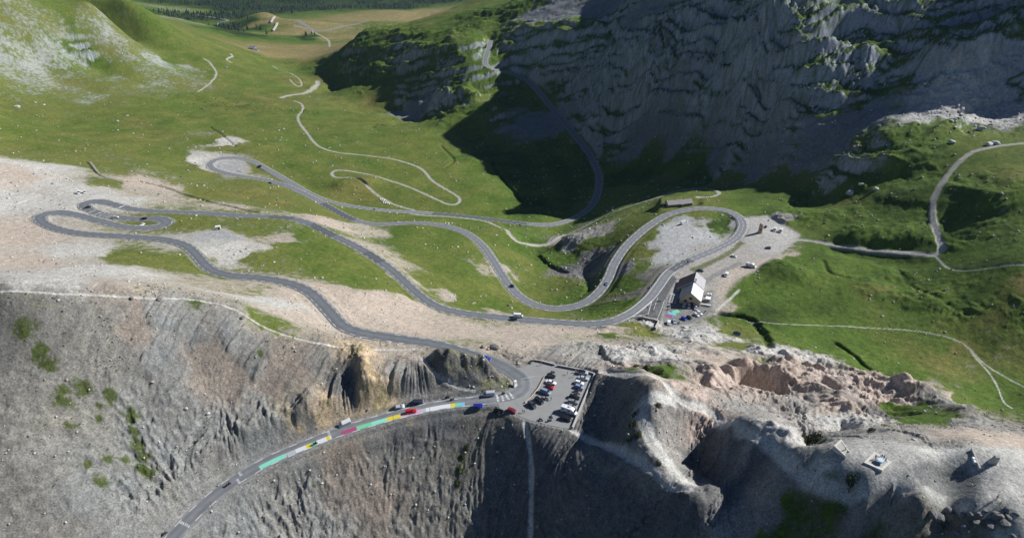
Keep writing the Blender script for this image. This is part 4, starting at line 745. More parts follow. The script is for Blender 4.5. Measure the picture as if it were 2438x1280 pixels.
def van(u, v, du, dv, pm_, label, group=None, L=5.3, hw=.98, zr=2.15, camper=False, name="van", cat="van"):
    x, y, z = spot(u, v); h = L/2
    root = thing(name, label, cat, (x, y, z), heading(u, v, du, dv), group, normal_at(x, y))
    S = [ring(-h, hw*.95, .38, zr-.06, .1), ring(-h*.96, hw, .3, zr, .12), ring(h*.42, hw, .28, zr, .14), ring(h*.52, hw*.97, .28, zr-.12, .14), ring(h*.74, hw*.95, .28, 1.28), ring(h*.95, hw*.9, .3, 1.08), ring(h, hw*.8, .4, .85)]
    vs, fs = loft(S); pyobj("body", vs, fs, pm_, root)
    d = .012
    pyobj("windscreen", [(h*.545, -hw*.80, zr-.22), (h*.545, hw*.80, zr-.22), (h*.745+d, hw*.84, 1.32), (h*.745+d, -hw*.84, 1.32)], [(0, 1, 2, 3)], GLASS, root)
    for s in (-1, 1):
        yv = s*(hw*.985 + d)
        pyobj("side_window", [(h*.36, yv, zr-.28), (h*.52, yv, zr-.3), (h*.70, yv*.985, 1.34), (h*.36, yv*1.01, 1.28)], [(0, 1, 2, 3)], GLASS, root)
        if camper:
            for a, b in ((-.75, -.35), (-.2, .15)): pyobj("side_window", [(h*a, yv*1.012, zr-.3), (h*b, yv*1.012, zr-.3), (h*b, yv*1.012, zr-.75), (h*a, yv*1.012, zr-.75)], [(0, 1, 2, 3)], GLASS, root)
        bm = bmesh.new(); box(bm, (h*.96, s*hw*.66, .86), (.14, .3, .2), bev=.03); obj("headlight", bm, CHR, root)
        bm = bmesh.new(); box(bm, (-h*.995, s*hw*.85, 1.0), (.06, .14, .5)); obj("tail_light", bm, REDL, root)
        bm = bmesh.new(); box(bm, (h*.62, s*(hw+.12), 1.45), (.12, .2, .28)); obj("wing_mirror", bm, DARK, root)
    if camper:
        bm = bmesh.new(); box(bm, (-h*.25, 0, zr+.05), (.7, .6, .12), bev=.03); obj("roof_vent", bm, DARK, root)
    wheels(root, L, hw, .35, .66, -.58)
    return root
def motorhome(u, v, du, dv, label, group=None, L=6.8):
    x, y, z = spot(u, v); h = L/2; hw = 1.12
    root = thing("motorhome", label, "motorhome", (x, y, z), heading(u, v, du, dv), group, normal_at(x, y))
    P = paint("camper white", (.78, .79, .80))
    S = [ring(-h, hw*.97, .45, 2.78, .1), ring(-h*.97, hw, .35, 2.86, .12), ring(h*.30, hw, .35, 2.88, .14), ring(h*.44, hw*.97, .35, 2.75, .16), ring(h*.60, hw*.93, .35, 2.25, .16), ring(h*.76, hw*.90, .32, 1.35), ring(h*.95, hw*.86, .32, 1.12), ring(h, hw*.74, .4, .85)]
    vs, fs = loft(S); pyobj("body", vs, fs, P, root)
    pyobj("windscreen", [(h*.625, -hw*.78, 2.18), (h*.625, hw*.78, 2.18), (h*.765, hw*.82, 1.42), (h*.765, -hw*.82, 1.42)], [(0, 1, 2, 3)], GLASS, root)
    for s in (-1, 1):
        yv = s*(hw + .012)
        for a, b in ((-.85, -.55), (-.1, .2)):
            bm = bmesh.new(); box(bm, ((a+b)*h/2, yv, 1.95), ((b-a)*h, .03, .55), bev=.01); obj("side_window", bm, GLASS, root)
        bm = bmesh.new(); box(bm, (-.05*h, yv, .9), (L*.8, .02, .18)); obj("stripe", bm, mat("grey trim stripe", (.25, .27, .30), .5), root)
        pyobj("side_window", [(h*.46, s*hw*.985, 2.0), (h*.58, s*hw*.965, 2.0), (h*.72, s*hw*.94, 1.4), (h*.46, s*hw*1.0, 1.4)], [(0, 1, 2, 3)], GLASS, root)
        bm = bmesh.new(); box(bm, (h*.96, s*hw*.62, .88), (.14, .3, .2), bev=.03); obj("headlight", bm, CHR, root)
        bm = bmesh.new(); box(bm, (h*.66, s*(hw+.14), 1.55), (.12, .2, .3)); obj("wing_mirror", bm, DARK, root)
    for a, w_, m_ in ((-.70, .35, mat("roof vent blue", (.05, .10, .35), .4)), (-.15, .8, DARK), (.10, .4, DARK)):
        bm = bmesh.new(); box(bm, (a*h, .1, 2.92), (w_, w_*.8, .1), bev=.02); obj("roof_vent", bm, m_, root)
    wheels(root, L, hw, .36, .62, -.5)
    return root
def bike_mesh(root, tank):
    for x in (-.68, .72):
        bm = bmesh.new(); bmesh.ops.create_cone(bm, cap_ends=True, segments=14, radius1=.31, radius2=.31, depth=.14, matrix=Matrix.Translation((x, 0, .31)) @ Matrix.Rotation(math.pi/2, 4, 'X')); obj("wheel", bm, RUB, root)
    bm = bmesh.new(); box(bm, (.05, 0, .45), (.62, .34, .42), bev=.06); cyl(bm, (-.68, .1, .31), (.0, .12, .42), .05); cyl(bm, (.72, .1, .31), (.45, .08, .95), .035); cyl(bm, (.72, -.1, .31), (.45, -.08, .95), .035); cyl(bm, (-.7, -.2, .42), (.1, -.2, .35), .06)
    obj("engine", bm, DARK, root)
    bm = bmesh.new(); box(bm, (.22, 0, .82), (.52, .34, .26), bev=.09); box(bm, (.52, 0, 1.0), (.24, .42, .34), bev=.08); obj("tank", bm, tank, root)
    bm = bmesh.new(); box(bm, (-.38, 0, .84), (.74, .30, .12), bev=.04); obj("seat", bm, DARK, root)
    bm = bmesh.new(); cyl(bm, (.42, -.40, 1.06), (.48, 0, 1.02), .02); cyl(bm, (.42, .40, 1.06), (.48, 0, 1.02), .02); obj("handlebar", bm, DARK, root)
    for s in (-1, 1):
        bm = bmesh.new(); box(bm, (-.62, s*.36, .66), (.46, .22, .34), bev=.04); obj("pannier", bm, DARK, root)
def motorbike(u, v, du, dv, tank, label, group=None, lean=.12):
    x, y, z = spot(u, v); root = thing("motorbike", label, "motorbike", (x, y, z), heading(u, v, du, dv), group)
    bike_mesh(root, tank); root.rotation_euler[0] = lean; return root
# ------------------------------------------------------------------ people: one skinned body each, clothing by material zone, hair as child
POSES = {}
def skin_body(name, joints, edges, root=0):
    me = bpy.data.meshes.new(name); me.from_pydata([j[:3] for j in joints], edges, []); o = bpy.data.objects.new(name, me); SC.collection.objects.link(o)
    o.modifiers.new("s", 'SKIN'); sm = o.modifiers.new("u", 'SUBSURF'); sm.levels = 1
    for i, j in enumerate(joints): me.skin_vertices[0].data[i].radius = (j[3], j[4] if len(j) > 4 else j[3])
    me.skin_vertices[0].data[root].use_root = True
    dg = bpy.context.evaluated_depsgraph_get(); ev = o.evaluated_get(dg); out = bpy.data.meshes.new_from_object(ev); bpy.data.objects.remove(o); return out
def person_pose(kind):
    J = [(0, 0, .95, .15, .11), (0, 0, 1.15, .14, .10), (0, 0, 1.40, .17, .11), (0, 0, 1.52, .06), (.02, 0, 1.62, .095, .10), (.01, 0, 1.74, .085, .09)]
    E = [(0, 1), (1, 2), (2, 3), (3, 4), (4, 5)]
    def chain(pts, a):
        p = a
        for q in pts: J.append(q); E.append((p, len(J)-1)); p = len(J)-1
        return p
    for s in (-1, 1):
        if kind == 'walk':
            f = s*.22; chain([(0, s*.10, .90, .095), (f*.5+.06, s*.10, .50, .065), (f - .05, s*.10, .08, .045), (f + .12, s*.10, .04, .04)], 0)
            chain([(0, s*.20, 1.42, .06), (-f*.6, s*.25, 1.15, .045), (-f*.9 + .1, s*.26, .92, .035), (-f + .16, s*.26, .82, .036)], 2)
        elif kind == 'ride':
            chain([(.02, s*.13, .88, .10), (.38, s*.25, .72, .075), (.06, s*.24, .30, .05), (.20, s*.24, .25, .045)], 0)
            chain([(.1, s*.22, 1.36, .07), (.30, s*.36, 1.15, .055), (.48, s*.38, 1.06, .042), (.54, s*.38, 1.05, .04)], 2)
        else:
            chain([(0, s*.10, .90, .095), (.02, s*.11, .50, .065), (-.02, s*.11, .08, .045), (.14, s*.12, .04, .04)], 0)
            chain([(0, s*.20, 1.42, .06), (-.02, s*.26, 1.14, .045), (.10, s*.25, .92, .035), (.16, s*.24, .83, .036)], 2)
    if kind == 'ride':
        J[1] = (.06, 0, 1.12, .15, .12); J[2] = (.16, 0, 1.36, .18, .13); J[3] = (.22, 0, 1.47, .07); J[4] = (.27, 0, 1.58, .13, .13); J[5] = (.28, 0, 1.70, .12, .12)
    return skin_body("person", J, E)
SKIN = mat("skin", (.55, .36, .27), .6)
def cloth(name, rgb): return mat("cloth " + name, rgb, .9)
SHIRTS = {"red": (.45, .03, .05), "pink": (.75, .10, .22), "white": (.75, .75, .75), "black": (.02, .02, .025), "blue": (.05, .12, .40), "grey": (.25, .26, .28), "green": (.10, .28, .12), "yellow": (.65, .55, .08)}
def person(u, v, ang, top, legs, label, kind='stand', group=None, loc=None, name="person", helmet=None, hair=(.05, .03, .02)):
    if kind not in POSES: POSES[kind] = person_pose(kind)
    me = POSES[kind].copy(); me.materials.clear()
    for m_ in (SKIN, cloth(top, SHIRTS[top]), cloth("trousers " + legs, SHIRTS[legs])): me.materials.append(m_)
    mi = []
    for p in me.polygons:
        c = p.center; hand = c.z < .90 and abs(c.y) > .20 if kind != 'ride' else c.x > .47
        mi.append(0 if c.z > 1.50 or hand else (1 if c.z > .95 or (abs(c.y) > .19 and kind != 'ride') else 2))
    me.polygons.foreach_set("material_index", mi); me.polygons.foreach_set("use_smooth", [True]*len(mi))
    o = link(bpy.data.objects.new(name, me)); tag(o, label, "person", group)
    o.location = spot(u, v) if loc is None else loc; o.rotation_euler = (0, 0, ang)
    hx, hz = (.27, 1.66) if kind == 'ride' else (0, 1.74)
    bm = bmesh.new(); bmesh.ops.create_uvsphere(bm, u_segments=10, v_segments=6, radius=.15 if kind == 'ride' else .115, matrix=Matrix.Translation((hx, 0, hz)) @ Matrix.Scale(.85, 4, (0, 0, 1)))
    obj("helmet" if kind == 'ride' else "hair", bm, helmet if helmet else mat("hair dark", hair, .8), o, True)
    return o
def rider(u, v, du, dv, tank, top, blabel, plabel, helmet):
    r = motorbike(u, v, du, dv, tank, blabel, "motorbikes ridden along the roads", 0.0)
    person(u, v, r.rotation_euler[2], top, "black", plabel, 'ride', None, r.location, helmet=helmet)
BLK = paint("black", (.010, .010, .012)); GRYD = paint("dark grey", (.045, .05, .058)); SILV = paint("silver", (.42, .45, .50)); SBLU = paint("silver blue", (.22, .29, .40)); WHT = paint("white", (.76, .77, .79))
RED = paint("red", (.50, .012, .02)); CRIM = paint("crimson", (.26, .012, .03)); BLU = paint("blue", (.012, .03, .42)); GRN = paint("grey", (.20, .21, .23)); NAVY = paint("navy", (.015, .025, .06))
G1 = "cars parked along the barrier"; G2 = "cars parked along the right wall"; G3 = "cars by the cafe"; G4 = "cars driving on the pass road"
# car park, left row (top to bottom)
car('hatch', 1312, 897, 1, .12, BLK, "black hatchback nearest the top end of the timber barrier", G1)
car('sedan', 1312, 912, 1, .28, WHT, "white saloon parked between the black hatchback and the red car", G1)
car('hatch', 1309, 923, 1, .32, RED, "bright red car with a black roof by the timber barrier", G1, roofm=BLK)
car('mpv', 1299, 935, 1, .42, SBLU, "silver blue people carrier parked below the red car", G1)
car('estate', 1284, 955, .8, .62, BLK, "black estate car with a blue glint beside the parked motorbike", G1)
car('suv', 1267, 966, .75, .68, GRYD, "dark grey off-roader at the low end of the timber barrier", G1)
car('suv', 1388, 889, 1, .18, SILV, "silver car with a black roof in the top corner by the wall", G2, roofm=BLK)
car('sedan', 1389, 902, 1, .2, SILV, "silver saloon second from the top along the right wall", G2)
car('hatch', 1379, 913, 1, .28, WHT, "pale hatchback third from the top along the right wall", G2)
car('hatch', 1379, 923, 1, .3, SBLU, "blue grey hatchback just above the motorbikes by the right wall", G2)
car('estate', 1368, 947, 1, .25, BLK, "black car just below the motorbikes by the right wall", G2)
car('suv', 1364, 959, 1, .15, GRN, "grey pickup-like off-roader between two cars at the right wall", G2)
car('sedan', 1360, 970, 1, .25, GRN, "grey saloon squeezed beside the motorhome", G2)
motorhome(1355, 982, 1, .36, "white motorhome parked nose to the right wall of the summit car park")
car('suv', 1348, 998, 1, .33, BLK, "black car with bright windscreen parked just below the motorhome", G2)
car('sedan', 1189, 979, 1, .28, BLK, "black saloon on the gravel edge behind the dark red car", "cars on the gravel edge")
car('hatch', 1219, 979, 1, .34, CRIM, "dark red hatchback on the gravel edge by two people", "cars on the gravel edge")
car('hatch', 1139, 966.5, 1, -.02, BLU, "vivid blue car driving on the painted lane near the car park", G4)
q_ = RC[0][arc_of(RC, 1163, 858)]; car('hatch', 1163, 858, 1, .35, BLU, "blue car half hidden behind the rocky spur", G4, xyz=(q_[0], q_[1], q_[2] + .02))
van(1164, 941, -1, .05, SILV, "grey van rolling down beside the rocky spur", L=5.0, zr=2.05)
car('suv', 996, 956, 1, -.06, NAVY, "dark navy off-roader pulled up on the verge below the cutting", G4)
car('hatch', 951, 968, 1, -.16, SILV, "pale silver hatchback pulled up on the verge above the red car", G4)
car('estate', 979, 981, 1, -.12, RED, "bright red estate car climbing over the painted panels", G4)
van(822, 1009, -1, .34, WHT, "white delivery van descending past the cliff", L=5.0, zr=1.95)
# on the lower roads
car('hatch', 1220, 682, .8, .6, NAVY, "small dark car alone on the bend above the meadow gully", G4)
car('hatch', 1445, 676, -.5, .86, SBLU, "grey blue car on the road between the two grey banks", G4)
van(1234, 754, 1, .02, WHT, "long white van passing a dark car on the lower road", L=5.6, zr=2.3)
car('suv', 1222, 761, -1, 0, NAVY, "dark car beside the long white van", G4)
car('hatch', 276, 518.5, 1, -.05, WHT, "white car just past the painted letters on the hairpin", G4)
car('sedan', 343, 521.5, -1, .02, paint("dark maroon", (.05, .012, .02)), "dark maroon car entering the inner hairpin", G4)
car('hatch', 339, 536.5, -.8, .5, WHT, "white car turning out of the inner hairpin", G4)
car('sedan', 208.5, 495, -1, .15, BLK, "black car rounding the upper hairpin under the campers", G4)
car('estate', 572, 408, 1, -.12, WHT, "white car parked on the gravel inside the far hairpin", "cars at the far hairpin")
car('suv', 619, 396.5, -.9, -.3, BLK, "tall black vehicle on the upper leg of the far hairpin", "cars at the far hairpin")
car('sedan', 643.5, 437, 1, .3, NAVY, "dark car on the lower leg of the far hairpin", "cars at the far hairpin")
van(187, 461, .1, 1, WHT, "white panel camper, left of the pair at the upper hairpin", None, 5.8, 1.02, 2.6, True, "camper_van", "camper van")
van(202, 460, .15, 1, WHT, "white rounded camper, right of the pair at the upper hairpin", None, 5.2, 1.0, 2.5, True, "camper_van", "camper van")
# by the cafe and the round monument
van(1629, 728, -.4, 1, SILV, "pale van in the shade of the cafe gable", L=4.8, zr=1.95)
car('hatch', 1640, 731, -.1, 1, WHT, "white hatchback against the cafe gable by the door", G3); car('hatch', 1656, 735, -.2, 1, SILV, "silver hatchback to the right of the cafe door", G3)
car('estate', 1665.5, 746.5, .85, .6, WHT, "white estate car, upper of the white pair by the cafe bank", G3); car('hatch', 1658.5, 751, .85, .6, WHT, "white hatchback, lower of the white pair by the cafe bank", G3)
car('hatch', 1641, 757.5, .8, .6, BLK, "black car with a white bonnet next to the blue cafe car", G3); car('hatch', 1628.5, 760, .8, .6, BLU, "deep blue car on the bank side of the cafe yard", G3)
car('sedan', 1605.5, 767, .3, 1, SILV, "silver saloon in the corner of the cafe yard beside a small van", G3); van(1592, 771, -.1, 1, WHT, "small white van in the corner of the cafe yard", L=4.4, zr=1.85)
van(1729, 656, -.5, 1, WHT, "white van standing at the grass edge above the cafe", L=5.0, zr=2.1)
motorhome(1788, 635.5, 1, .35, "white motorhome under the rounded green knoll", L=7.0)
car('sedan', 1667, 645.5, 1, .2, NAVY, "dark blue saloon just behind the cafe roof", G3); car('hatch', 1747, 611.5, 1, .3, WHT, "white car with blue glass on the long grey lay-by", G3)
car('hatch', 1828, 591.5, -1, -.1, GRYD, "dark grey car alone in the middle of the gravel", G3); car('hatch', 1823, 541, .5, -.6, NAVY, "dark car behind the round monument", G3)
van(1844.5, 549, -.5, .9, WHT, "white camper van, left of the pair beyond the monument", None, 5.2, 1.0, 2.3, True, "camper_van", "camper van"); van(1858.5, 552, -.5, .9, WHT, "white camper van, right of the pair beyond the monument", None, 5.6, 1.0, 2.5, True, "camper_van", "camper van")
van(1628, 532, 1, -.35, WHT, "white camper van alone inside the wide loop", None, 6.0, 1.05, 2.6, True, "camper_van", "camper van")
# motorbikes
KB = "motorbikes parked at the summit"
motorbike(1371, 932, 1, .3, BLU, "blue motorbike in the huddle by the right wall", KB); motorbike(1376, 937, 1, .35, SILV, "silver motorbike in the huddle by the right wall", KB); motorbike(1380, 930, 1, .2, RED, "red motorbike in the huddle by the right wall", KB)
motorbike(1293, 949, 1, .3, SILV, "silver motorbike beside the black estate car", KB); motorbike(1301, 950, 1, .4, BLK, "black motorbike beside the silver one near a walker", KB); motorbike(1316, 887, 1, .1, BLK, "black motorbike above the top of the barrier row", KB)
motorbike(1315, 992, .2, 1, WHT, "white motorbike at the low end of the car park", KB); motorbike(1308, 1002, 1, -.1, BLU, "blue motorbike at the low end of the car park", KB); motorbike(1288, 1000, 1, .4, BLK, "black motorbike nearest the drop of the car park", KB)
motorbike(1264, 863, .3, 1, BLK, "black motorbike with luggage at the end of the low wall", KB)
motorbike(1592, 730, 1, .2, BLK, "black motorbike in the shade of the cafe", "motorbikes by the cafe"); motorbike(1591, 737, 1, -.4, WHT, "white motorbike at the edge of the cafe shade", "motorbikes by the cafe"); motorbike(1617, 769, .3, 1, SILV, "silver motorbike next to the silver saloon", "motorbikes by the cafe"); motorbike(1678, 743, .8, -.4, BLK, "black motorbike alone by the cafe bank", "motorbikes by the cafe")
HB = mat("helmet black", (.015, .015, .02), .3); HW = mat("helmet white", (.7, .7, .72), .3)
rider(751, 1057, 1, -.4, BLK, "black", "dark motorbike on the white painted panels", "rider in black on the white painted panels", HB)
rider(545, 1154, 1, -.6, BLK, "black", "dark motorbike between the two rows of lettering", "rider in black between the two rows of lettering", HB)
rider(393, 1271, 1, -.8, GRYD, "grey", "dark motorbike at the bottom end of the road", "rider in grey at the bottom end of the road", HB)
rider(1065, 947, -1, .1, BLK, "black", "upper motorbike of two riding side by side", "rider on the upper motorbike of two side by side", HB)
rider(1076, 952, -1, .1, GRYD, "grey", "lower motorbike of two riding side by side", "rider on the lower motorbike of two side by side", HW)
rider(1198, 938, -1, .3, BLK, "black", "motorbike just behind the grey van", "rider in black just behind the grey van", HB)
rider(891, 499, -1, -.05, BLK, "black", "motorbike passing the heap of white bales", "rider passing the heap of white bales", HB)
rider(1637, 624.5, -1, .3, BLK, "black", "motorbike on the road above the cafe", "rider on the road above the cafe", HB)
# people
person(1288, 869, 2.5, "pink", "black", "person in bright pink standing in front of the low wall")
person(1351, 891, 3.0, "red", "grey", "person in red walking across the empty part of the car park", 'walk'); person(1370, 886, .3, "white", "black", "person in white beside the silver car with the black roof"); person(1366, 897, 1.7, "grey", "white", "person in grey beside the silver saloon", 'walk')
person(1312, 952, .4, "black", "blue", "person in black striding beside the parked motorbikes", 'walk'); person(1244, 981, .8, "grey", "black", "person in grey near the dark red hatchback"); person(1248, 983, 2.2, "black", "black", "person in black near the dark red hatchback")
person(1230, 915, 1.0, "pink", "grey", "person in pink right of the white summit stone"); person(1225, 917.5, .6, "red", "black", "person in red in front of the white summit stone")
person(1288, 1013, 4.0, "black", "grey", "person in black at the drop below the motorbikes"); person(1297, 1016, 4.4, "white", "black", "person in white at the drop below the motorbikes")
person(2083, 1093, .5, "red", "black", "person in red on the square terrace"); 
for i, (u, v, t_, l_, lb) in enumerate(((2093, 1094, "white", "black", "person in white left of the round table"), (2098, 1091, "black", "grey", "person in black behind the round table"), (2103, 1093, "blue", "black", "person in blue behind the round table"), (2107, 1099, "grey", "black", "person in grey right of the round table"))): person(u, v, 4.7 - i*.5, t_, l_, lb)
person(2011, 1074, 2.6, "green", "black", "person in green sitting out on the small terrace"); person(2020.5, 1174, .4, "red", "black", "person in red on the ridge path below the bush", 'walk')
person(2372, 1188, .4, "red", "black", "person in red on the rocks of the summit path"); person(2379, 1203, .9, "yellow", "black", "person in yellow on the summit path"); person(2322, 1205, 2.6, "white", "black", "person in white walking the summit path", 'walk'); person(2390, 1219, 3.0, "blue", "grey", "person in blue lowest on the summit path", 'walk')
person(1897, 1116, 1.8, "black", "black", "dark figure walking up the pale ridge path", 'walk'); person(1940, 936, .4, "black", "grey", "dark figure on the pink hills"); person(1537, 1013, 1.2, "black", "blue", "dark figure on the curved path by the hollow", 'walk'); person(2240, 971, 2.2, "grey", "black", "grey figure at the rim of the dark hollow")
# ------------------------------------------------------------------ cafe: two-part gabled house
ROOFR = mat("roof sheet red shaded", (.075, .035, .036), .45, var=.15, scale=1, wave=('Y', 1.2)); ROOFW = mat("roof sheet near sunlit", (.62, .62, .64), .40, var=.06, scale=.6, wave=('Y', 1.2))  # sheet colours carry the light: left slopes shaded, right slopes sunlit
ROOFP = mat("roof sheet far sunlit", (.33, .32, .34), .45, var=.15, scale=.5, wave=('Y', 1.2)); ROOFG = mat("roof sheet near shaded", (.20, .22, .22), .6, var=.1, scale=1)
REND = mat("cream render", (.46, .40, .31), .9, var=.08, scale=1.5); SHUT = mat("dark window", (.03, .028, .028), .3)
def cafe():
    x, y, z = spot(1641, 726); x2, y2, z2 = spot(1640, 705)
    rz = math.radians(-20); z = gz_(x, y)
    r = thing("cafe_building", "cream gabled cafe with metal roof, dark red in shade and white in sun", "building", (x, y, z - .1), rz)
    W, L1, L2, he, hr = 5.7, 12.5, 11.0, 4.2, 8.4         # local +y runs back along the ridge
    def wallblock(y0, y1, wl, hl, name):
        vs, fs = [], []
        prof = [(-wl, -1), (W, -1), (W, he), (0, hr - .25), (-wl, hl)]
        n = len(prof)
        for yy in (y0, y1): vs += [(px_, yy, pz) for px_, pz in prof]
        fs = [tuple(range(n)), tuple(range(2*n-1, n-1, -1))] + [(i, i+n, (i+1) % n + n, (i+1) % n) for i in range(n)]
        pyobj(name, vs, fs, REND, r)
    kl = (hr - he)/W
    wallblock(0, L1, W, he, "wall"); wl2 = W + 3.0; wallblock(L1, L1 + L2, wl2, hr - kl*wl2 - .1, "wall")
    def slab(y0, y1, x0, z0, x1, z1, m, t=.22):
        vs = [(x0, y0, z0), (x1, y0, z1), (x1, y1, z1), (x0, y1, z0)]; vs += [(a, b, c - t) for a, b, c in vs]
        return pyobj("roof", vs, [(0, 1, 2, 3), (7, 6, 5, 4), (0, 4, 5, 1), (1, 5, 6, 2), (2, 6, 7, 3), (3, 7, 4, 0)], m, r)
    o = .5
    slab(-.5, L1, -W-o, he - kl*o + .12, 0, hr + .12, ROOFG); slab(-.5, L1, 0, hr + .12, W+o, he - kl*o + .12, ROOFW)
    a = slab(L1 + .02, L1+L2+.5, -wl2-o, hr - kl*(wl2+o) + .45, 0, hr + .45, ROOFR); slab(L1 + .02, L1+L2+.5, 0, hr + .42, W+o, he - kl*o + .42, ROOFP)
    bm = bmesh.new(); box(bm, (.9, L1+.6, hr + .7), (.9, .9, 1.7)); c = obj("chimney", bm, WHITE, a); bm = bmesh.new(); box(bm, (.9, L1+.6, hr+1.6), (1.1, 1.1, .12)); obj("chimney_cap", bm, DARK, c)
    bm = bmesh.new(); box(bm, (-(wl2)/2, L1 - .04, hr - kl*wl2/2 + .22), (.01, .1, .1)); bm.free()
    pyobj("verge_board", [(-wl2-o, L1-.06, hr-kl*(wl2+o)+.1), (0, L1-.06, hr+.1), (0, L1-.06, hr+.55), (-wl2-o, L1-.06, hr-kl*(wl2+o)+.55), (-wl2-o, L1+.02, hr-kl*(wl2+o)+.1), (0, L1+.02, hr+.1), (0, L1+.02, hr+.55), (-wl2-o, L1+.02, hr-kl*(wl2+o)+.55)],
          [(0, 1, 2, 3), (7, 6, 5, 4), (3, 2, 6, 7), (0, 4, 5, 1)], mat("white board", (.6, .6, .62), .6), r)
    for xx, zz, w_, h_ in ((.2, 4.6, 1.7, 1.3), (-2.4, 2.5, 1.8, 1.3)):
        bm = bmesh.new(); box(bm, (xx, -.02, zz), (w_, .10, h_)); f = obj("window", bm, SHUT, r)
        bm = bmesh.new(); box(bm, (xx, -.08, zz), (.08, .06, h_)); box(bm, (xx, -.08, zz-h_/2-.06), (w_+.2, .14, .1)); obj("frame", bm, DARK, f)
    bm = bmesh.new(); box(bm, (1.3, -.03, 1.15), (1.7, .14, 2.3)); obj("door", bm, mat("dark timber door", (.05, .03, .025), .7), r)
    for yy in (2.5, 6, 9.5):
        bm = bmesh.new(); box(bm, (W+.02, yy, 2.2), (.08, 1.3, 1.2)); obj("window", bm, SHUT, r)
        bm = bmesh.new(); box(bm, (-W-.02, yy, 2.2), (.08, 1.3, 1.2)); obj("window", bm, SHUT, r)
    bm = bmesh.new(); cyl(bm, (-W-.6, L1-2, 0.2), (-W-.6, L1-2, 3.0), 1.0, 1.0, 12); obj("entrance_bay", bm, SHUT, r)
    r.scale = (1.1, 1.1, 1.1); return r
cf = cafe(); cfm = Matrix.Translation(cf.location) @ Matrix.Rotation(math.radians(-20), 4, 'Z')
# terrace tables, tanks, shed beside the cafe
TB = mat("table white", (.70, .71, .72), .5)
k = 0
for cx in (-8.6, -10.4, -12.2):
    for cy in range(5):
        p = cfm @ Vector((cx - .25*cy*0, -2.0 + cy*2.3, 0)); zz = gz_(p.x, p.y)
        t = thing("terrace_table", "square white terrace table set out in rows left of the cafe", "table", (p.x, p.y, zz), math.radians(-20), "white terrace tables left of the cafe")
        bm = bmesh.new(); box(bm, (0, 0, .74), (.95, .95, .06), bev=.02); obj("tabletop", bm, TB, t)
        bm = bmesh.new(); cyl(bm, (0, 0, 0), (0, 0, .72), .05); box(bm, (0, 0, .02), (.5, .5, .04)); obj("pedestal", bm, DARK, t)
p = cfm @ Vector((-7.4, 3.5, 0)); t = tag(pyobj("shadow_strip", *(lambda q: (q, [(0, 1, 2, 3), (0, 4, 5, 1), (7, 6, 5, 4)]))([(x_, y_, z_) for x_, y_, z_ in ((-.35, -5, 2.6), (.35, -5, 2.75), (.35, 5, 2.75), (-.35, 5, 2.6), (-.35, -5, 2.5), (.35, -5, 2.65), (.35, 5, 2.65), (-.35, 5, 2.5))]), mat("awning blue", (.12, .2, .42), .7)), "narrow blue awning strip beside the terrace tables", "shadow_strip"); t.location = (p.x, p.y, gz_(p.x, p.y)); t.rotation_euler = (0, 0, math.radians(-20))  # raised blue strip stands in for the building's shadow on the terrace
for i, (u, v) in enumerate(((1685, 703), (1691.5, 703.5))):
    x, y, z = spot(u, v); bm = bmesh.new(); cyl(bm, (0, 0, 0), (0, 0, 1.5), .75, .75, 12); cyl(bm, (0, 0, 1.5), (0, 0, 1.7), .7, .3, 12)
    o = obj("water_tank", bm, WHITE); o.location = (x, y, z); tag(o, ("left" if i == 0 else "right") + " of the two white tanks standing above the shed", "tank", "white tanks by the cafe")
for i in range(5):
    x, y, z = spot(1671 + 4.6*i, 726 + .9*i); bm = bmesh.new(); box(bm, (0, 0, .6), (1.2, 1.0, 1.2), bev=.22); o = obj("white_sack", bm, WHITE); o.location = (x, y, z)
    tag(o, "bulky white sack in the row right of the cafe gable", "sack", "white sacks beside the cafe")
x, y, z = spot(1685, 716); t = thing("shed", "small white flat-roofed shed between the tanks and the sacks", "shed", (x, y, z), math.radians(-20))
bm = bmesh.new(); box(bm, (0, 0, 1.1), (2.6, 3.0, 2.2)); obj("wall", bm, mat("shed wall", (.35, .35, .36), .8), t); bm = bmesh.new(); box(bm, (0, 0, 2.28), (3.1, 3.5, .16)); obj("roof", bm, WHITE, t); bm = bmesh.new(); box(bm, (0, -1.52, 1.3), (1.4, .06, .8)); obj("window", bm, SHUT, t)
# ------------------------------------------------------------------ stone shelter beside the loop, with its fence
hx0 = at_z(1591, 494, -59.6); hx1 = at_z(1648, 489, -59.6); rz = math.atan2(hx1[1]-hx0[1], hx1[0]-hx0[0]); Ls = math.hypot(hx1[0]-hx0[0], hx1[1]-hx0[1])
t = thing("stone_shelter", "long stone shelter with a faded pinkish metal roof behind a picket fence", "shelter", ((hx0[0]+hx1[0])/2, (hx0[1]+hx1[1])/2, min(hx0[2], hx1[2]) - .3), rz)
h = Ls/2; dp = 8.0; prof = [(0, 0), (0, 3.0), (dp/2, 4.9), (dp, 3.0), (dp, 0)]
vs = [(sx*h, a, b) for sx in (-1, 1) for a, b in prof]; pyobj("wall", vs, [(0, 1, 2, 3, 4), (9, 8, 7, 6, 5)] + [(i, i+5, (i+1) % 5+5, (i+1) % 5) for i in range(5)], STONE, t)
RFP = mat("shelter roof", (.23, .212, .22), .55, var=.35, scale=.8, wave=('X', .8))
for sgn in (0, 1):
    a = [(-.5, 2.75), (dp/2, 5.15)] if sgn == 0 else [(dp/2, 5.15), (dp+.5, 2.75)]
    vs = [(sx*(h+.5), yy, zz + dz_) for dz_ in (0, -.18) for sx, (yy, zz) in ((-1, a[0]), (1, a[0]), (1, a[1]), (-1, a[1]))]
    rf = pyobj("roof", vs, [(0, 1, 2, 3), (7, 6, 5, 4), (0, 4, 5, 1), (1, 5, 6, 2), (2, 6, 7, 3), (3, 7, 4, 0)], RFP, t)
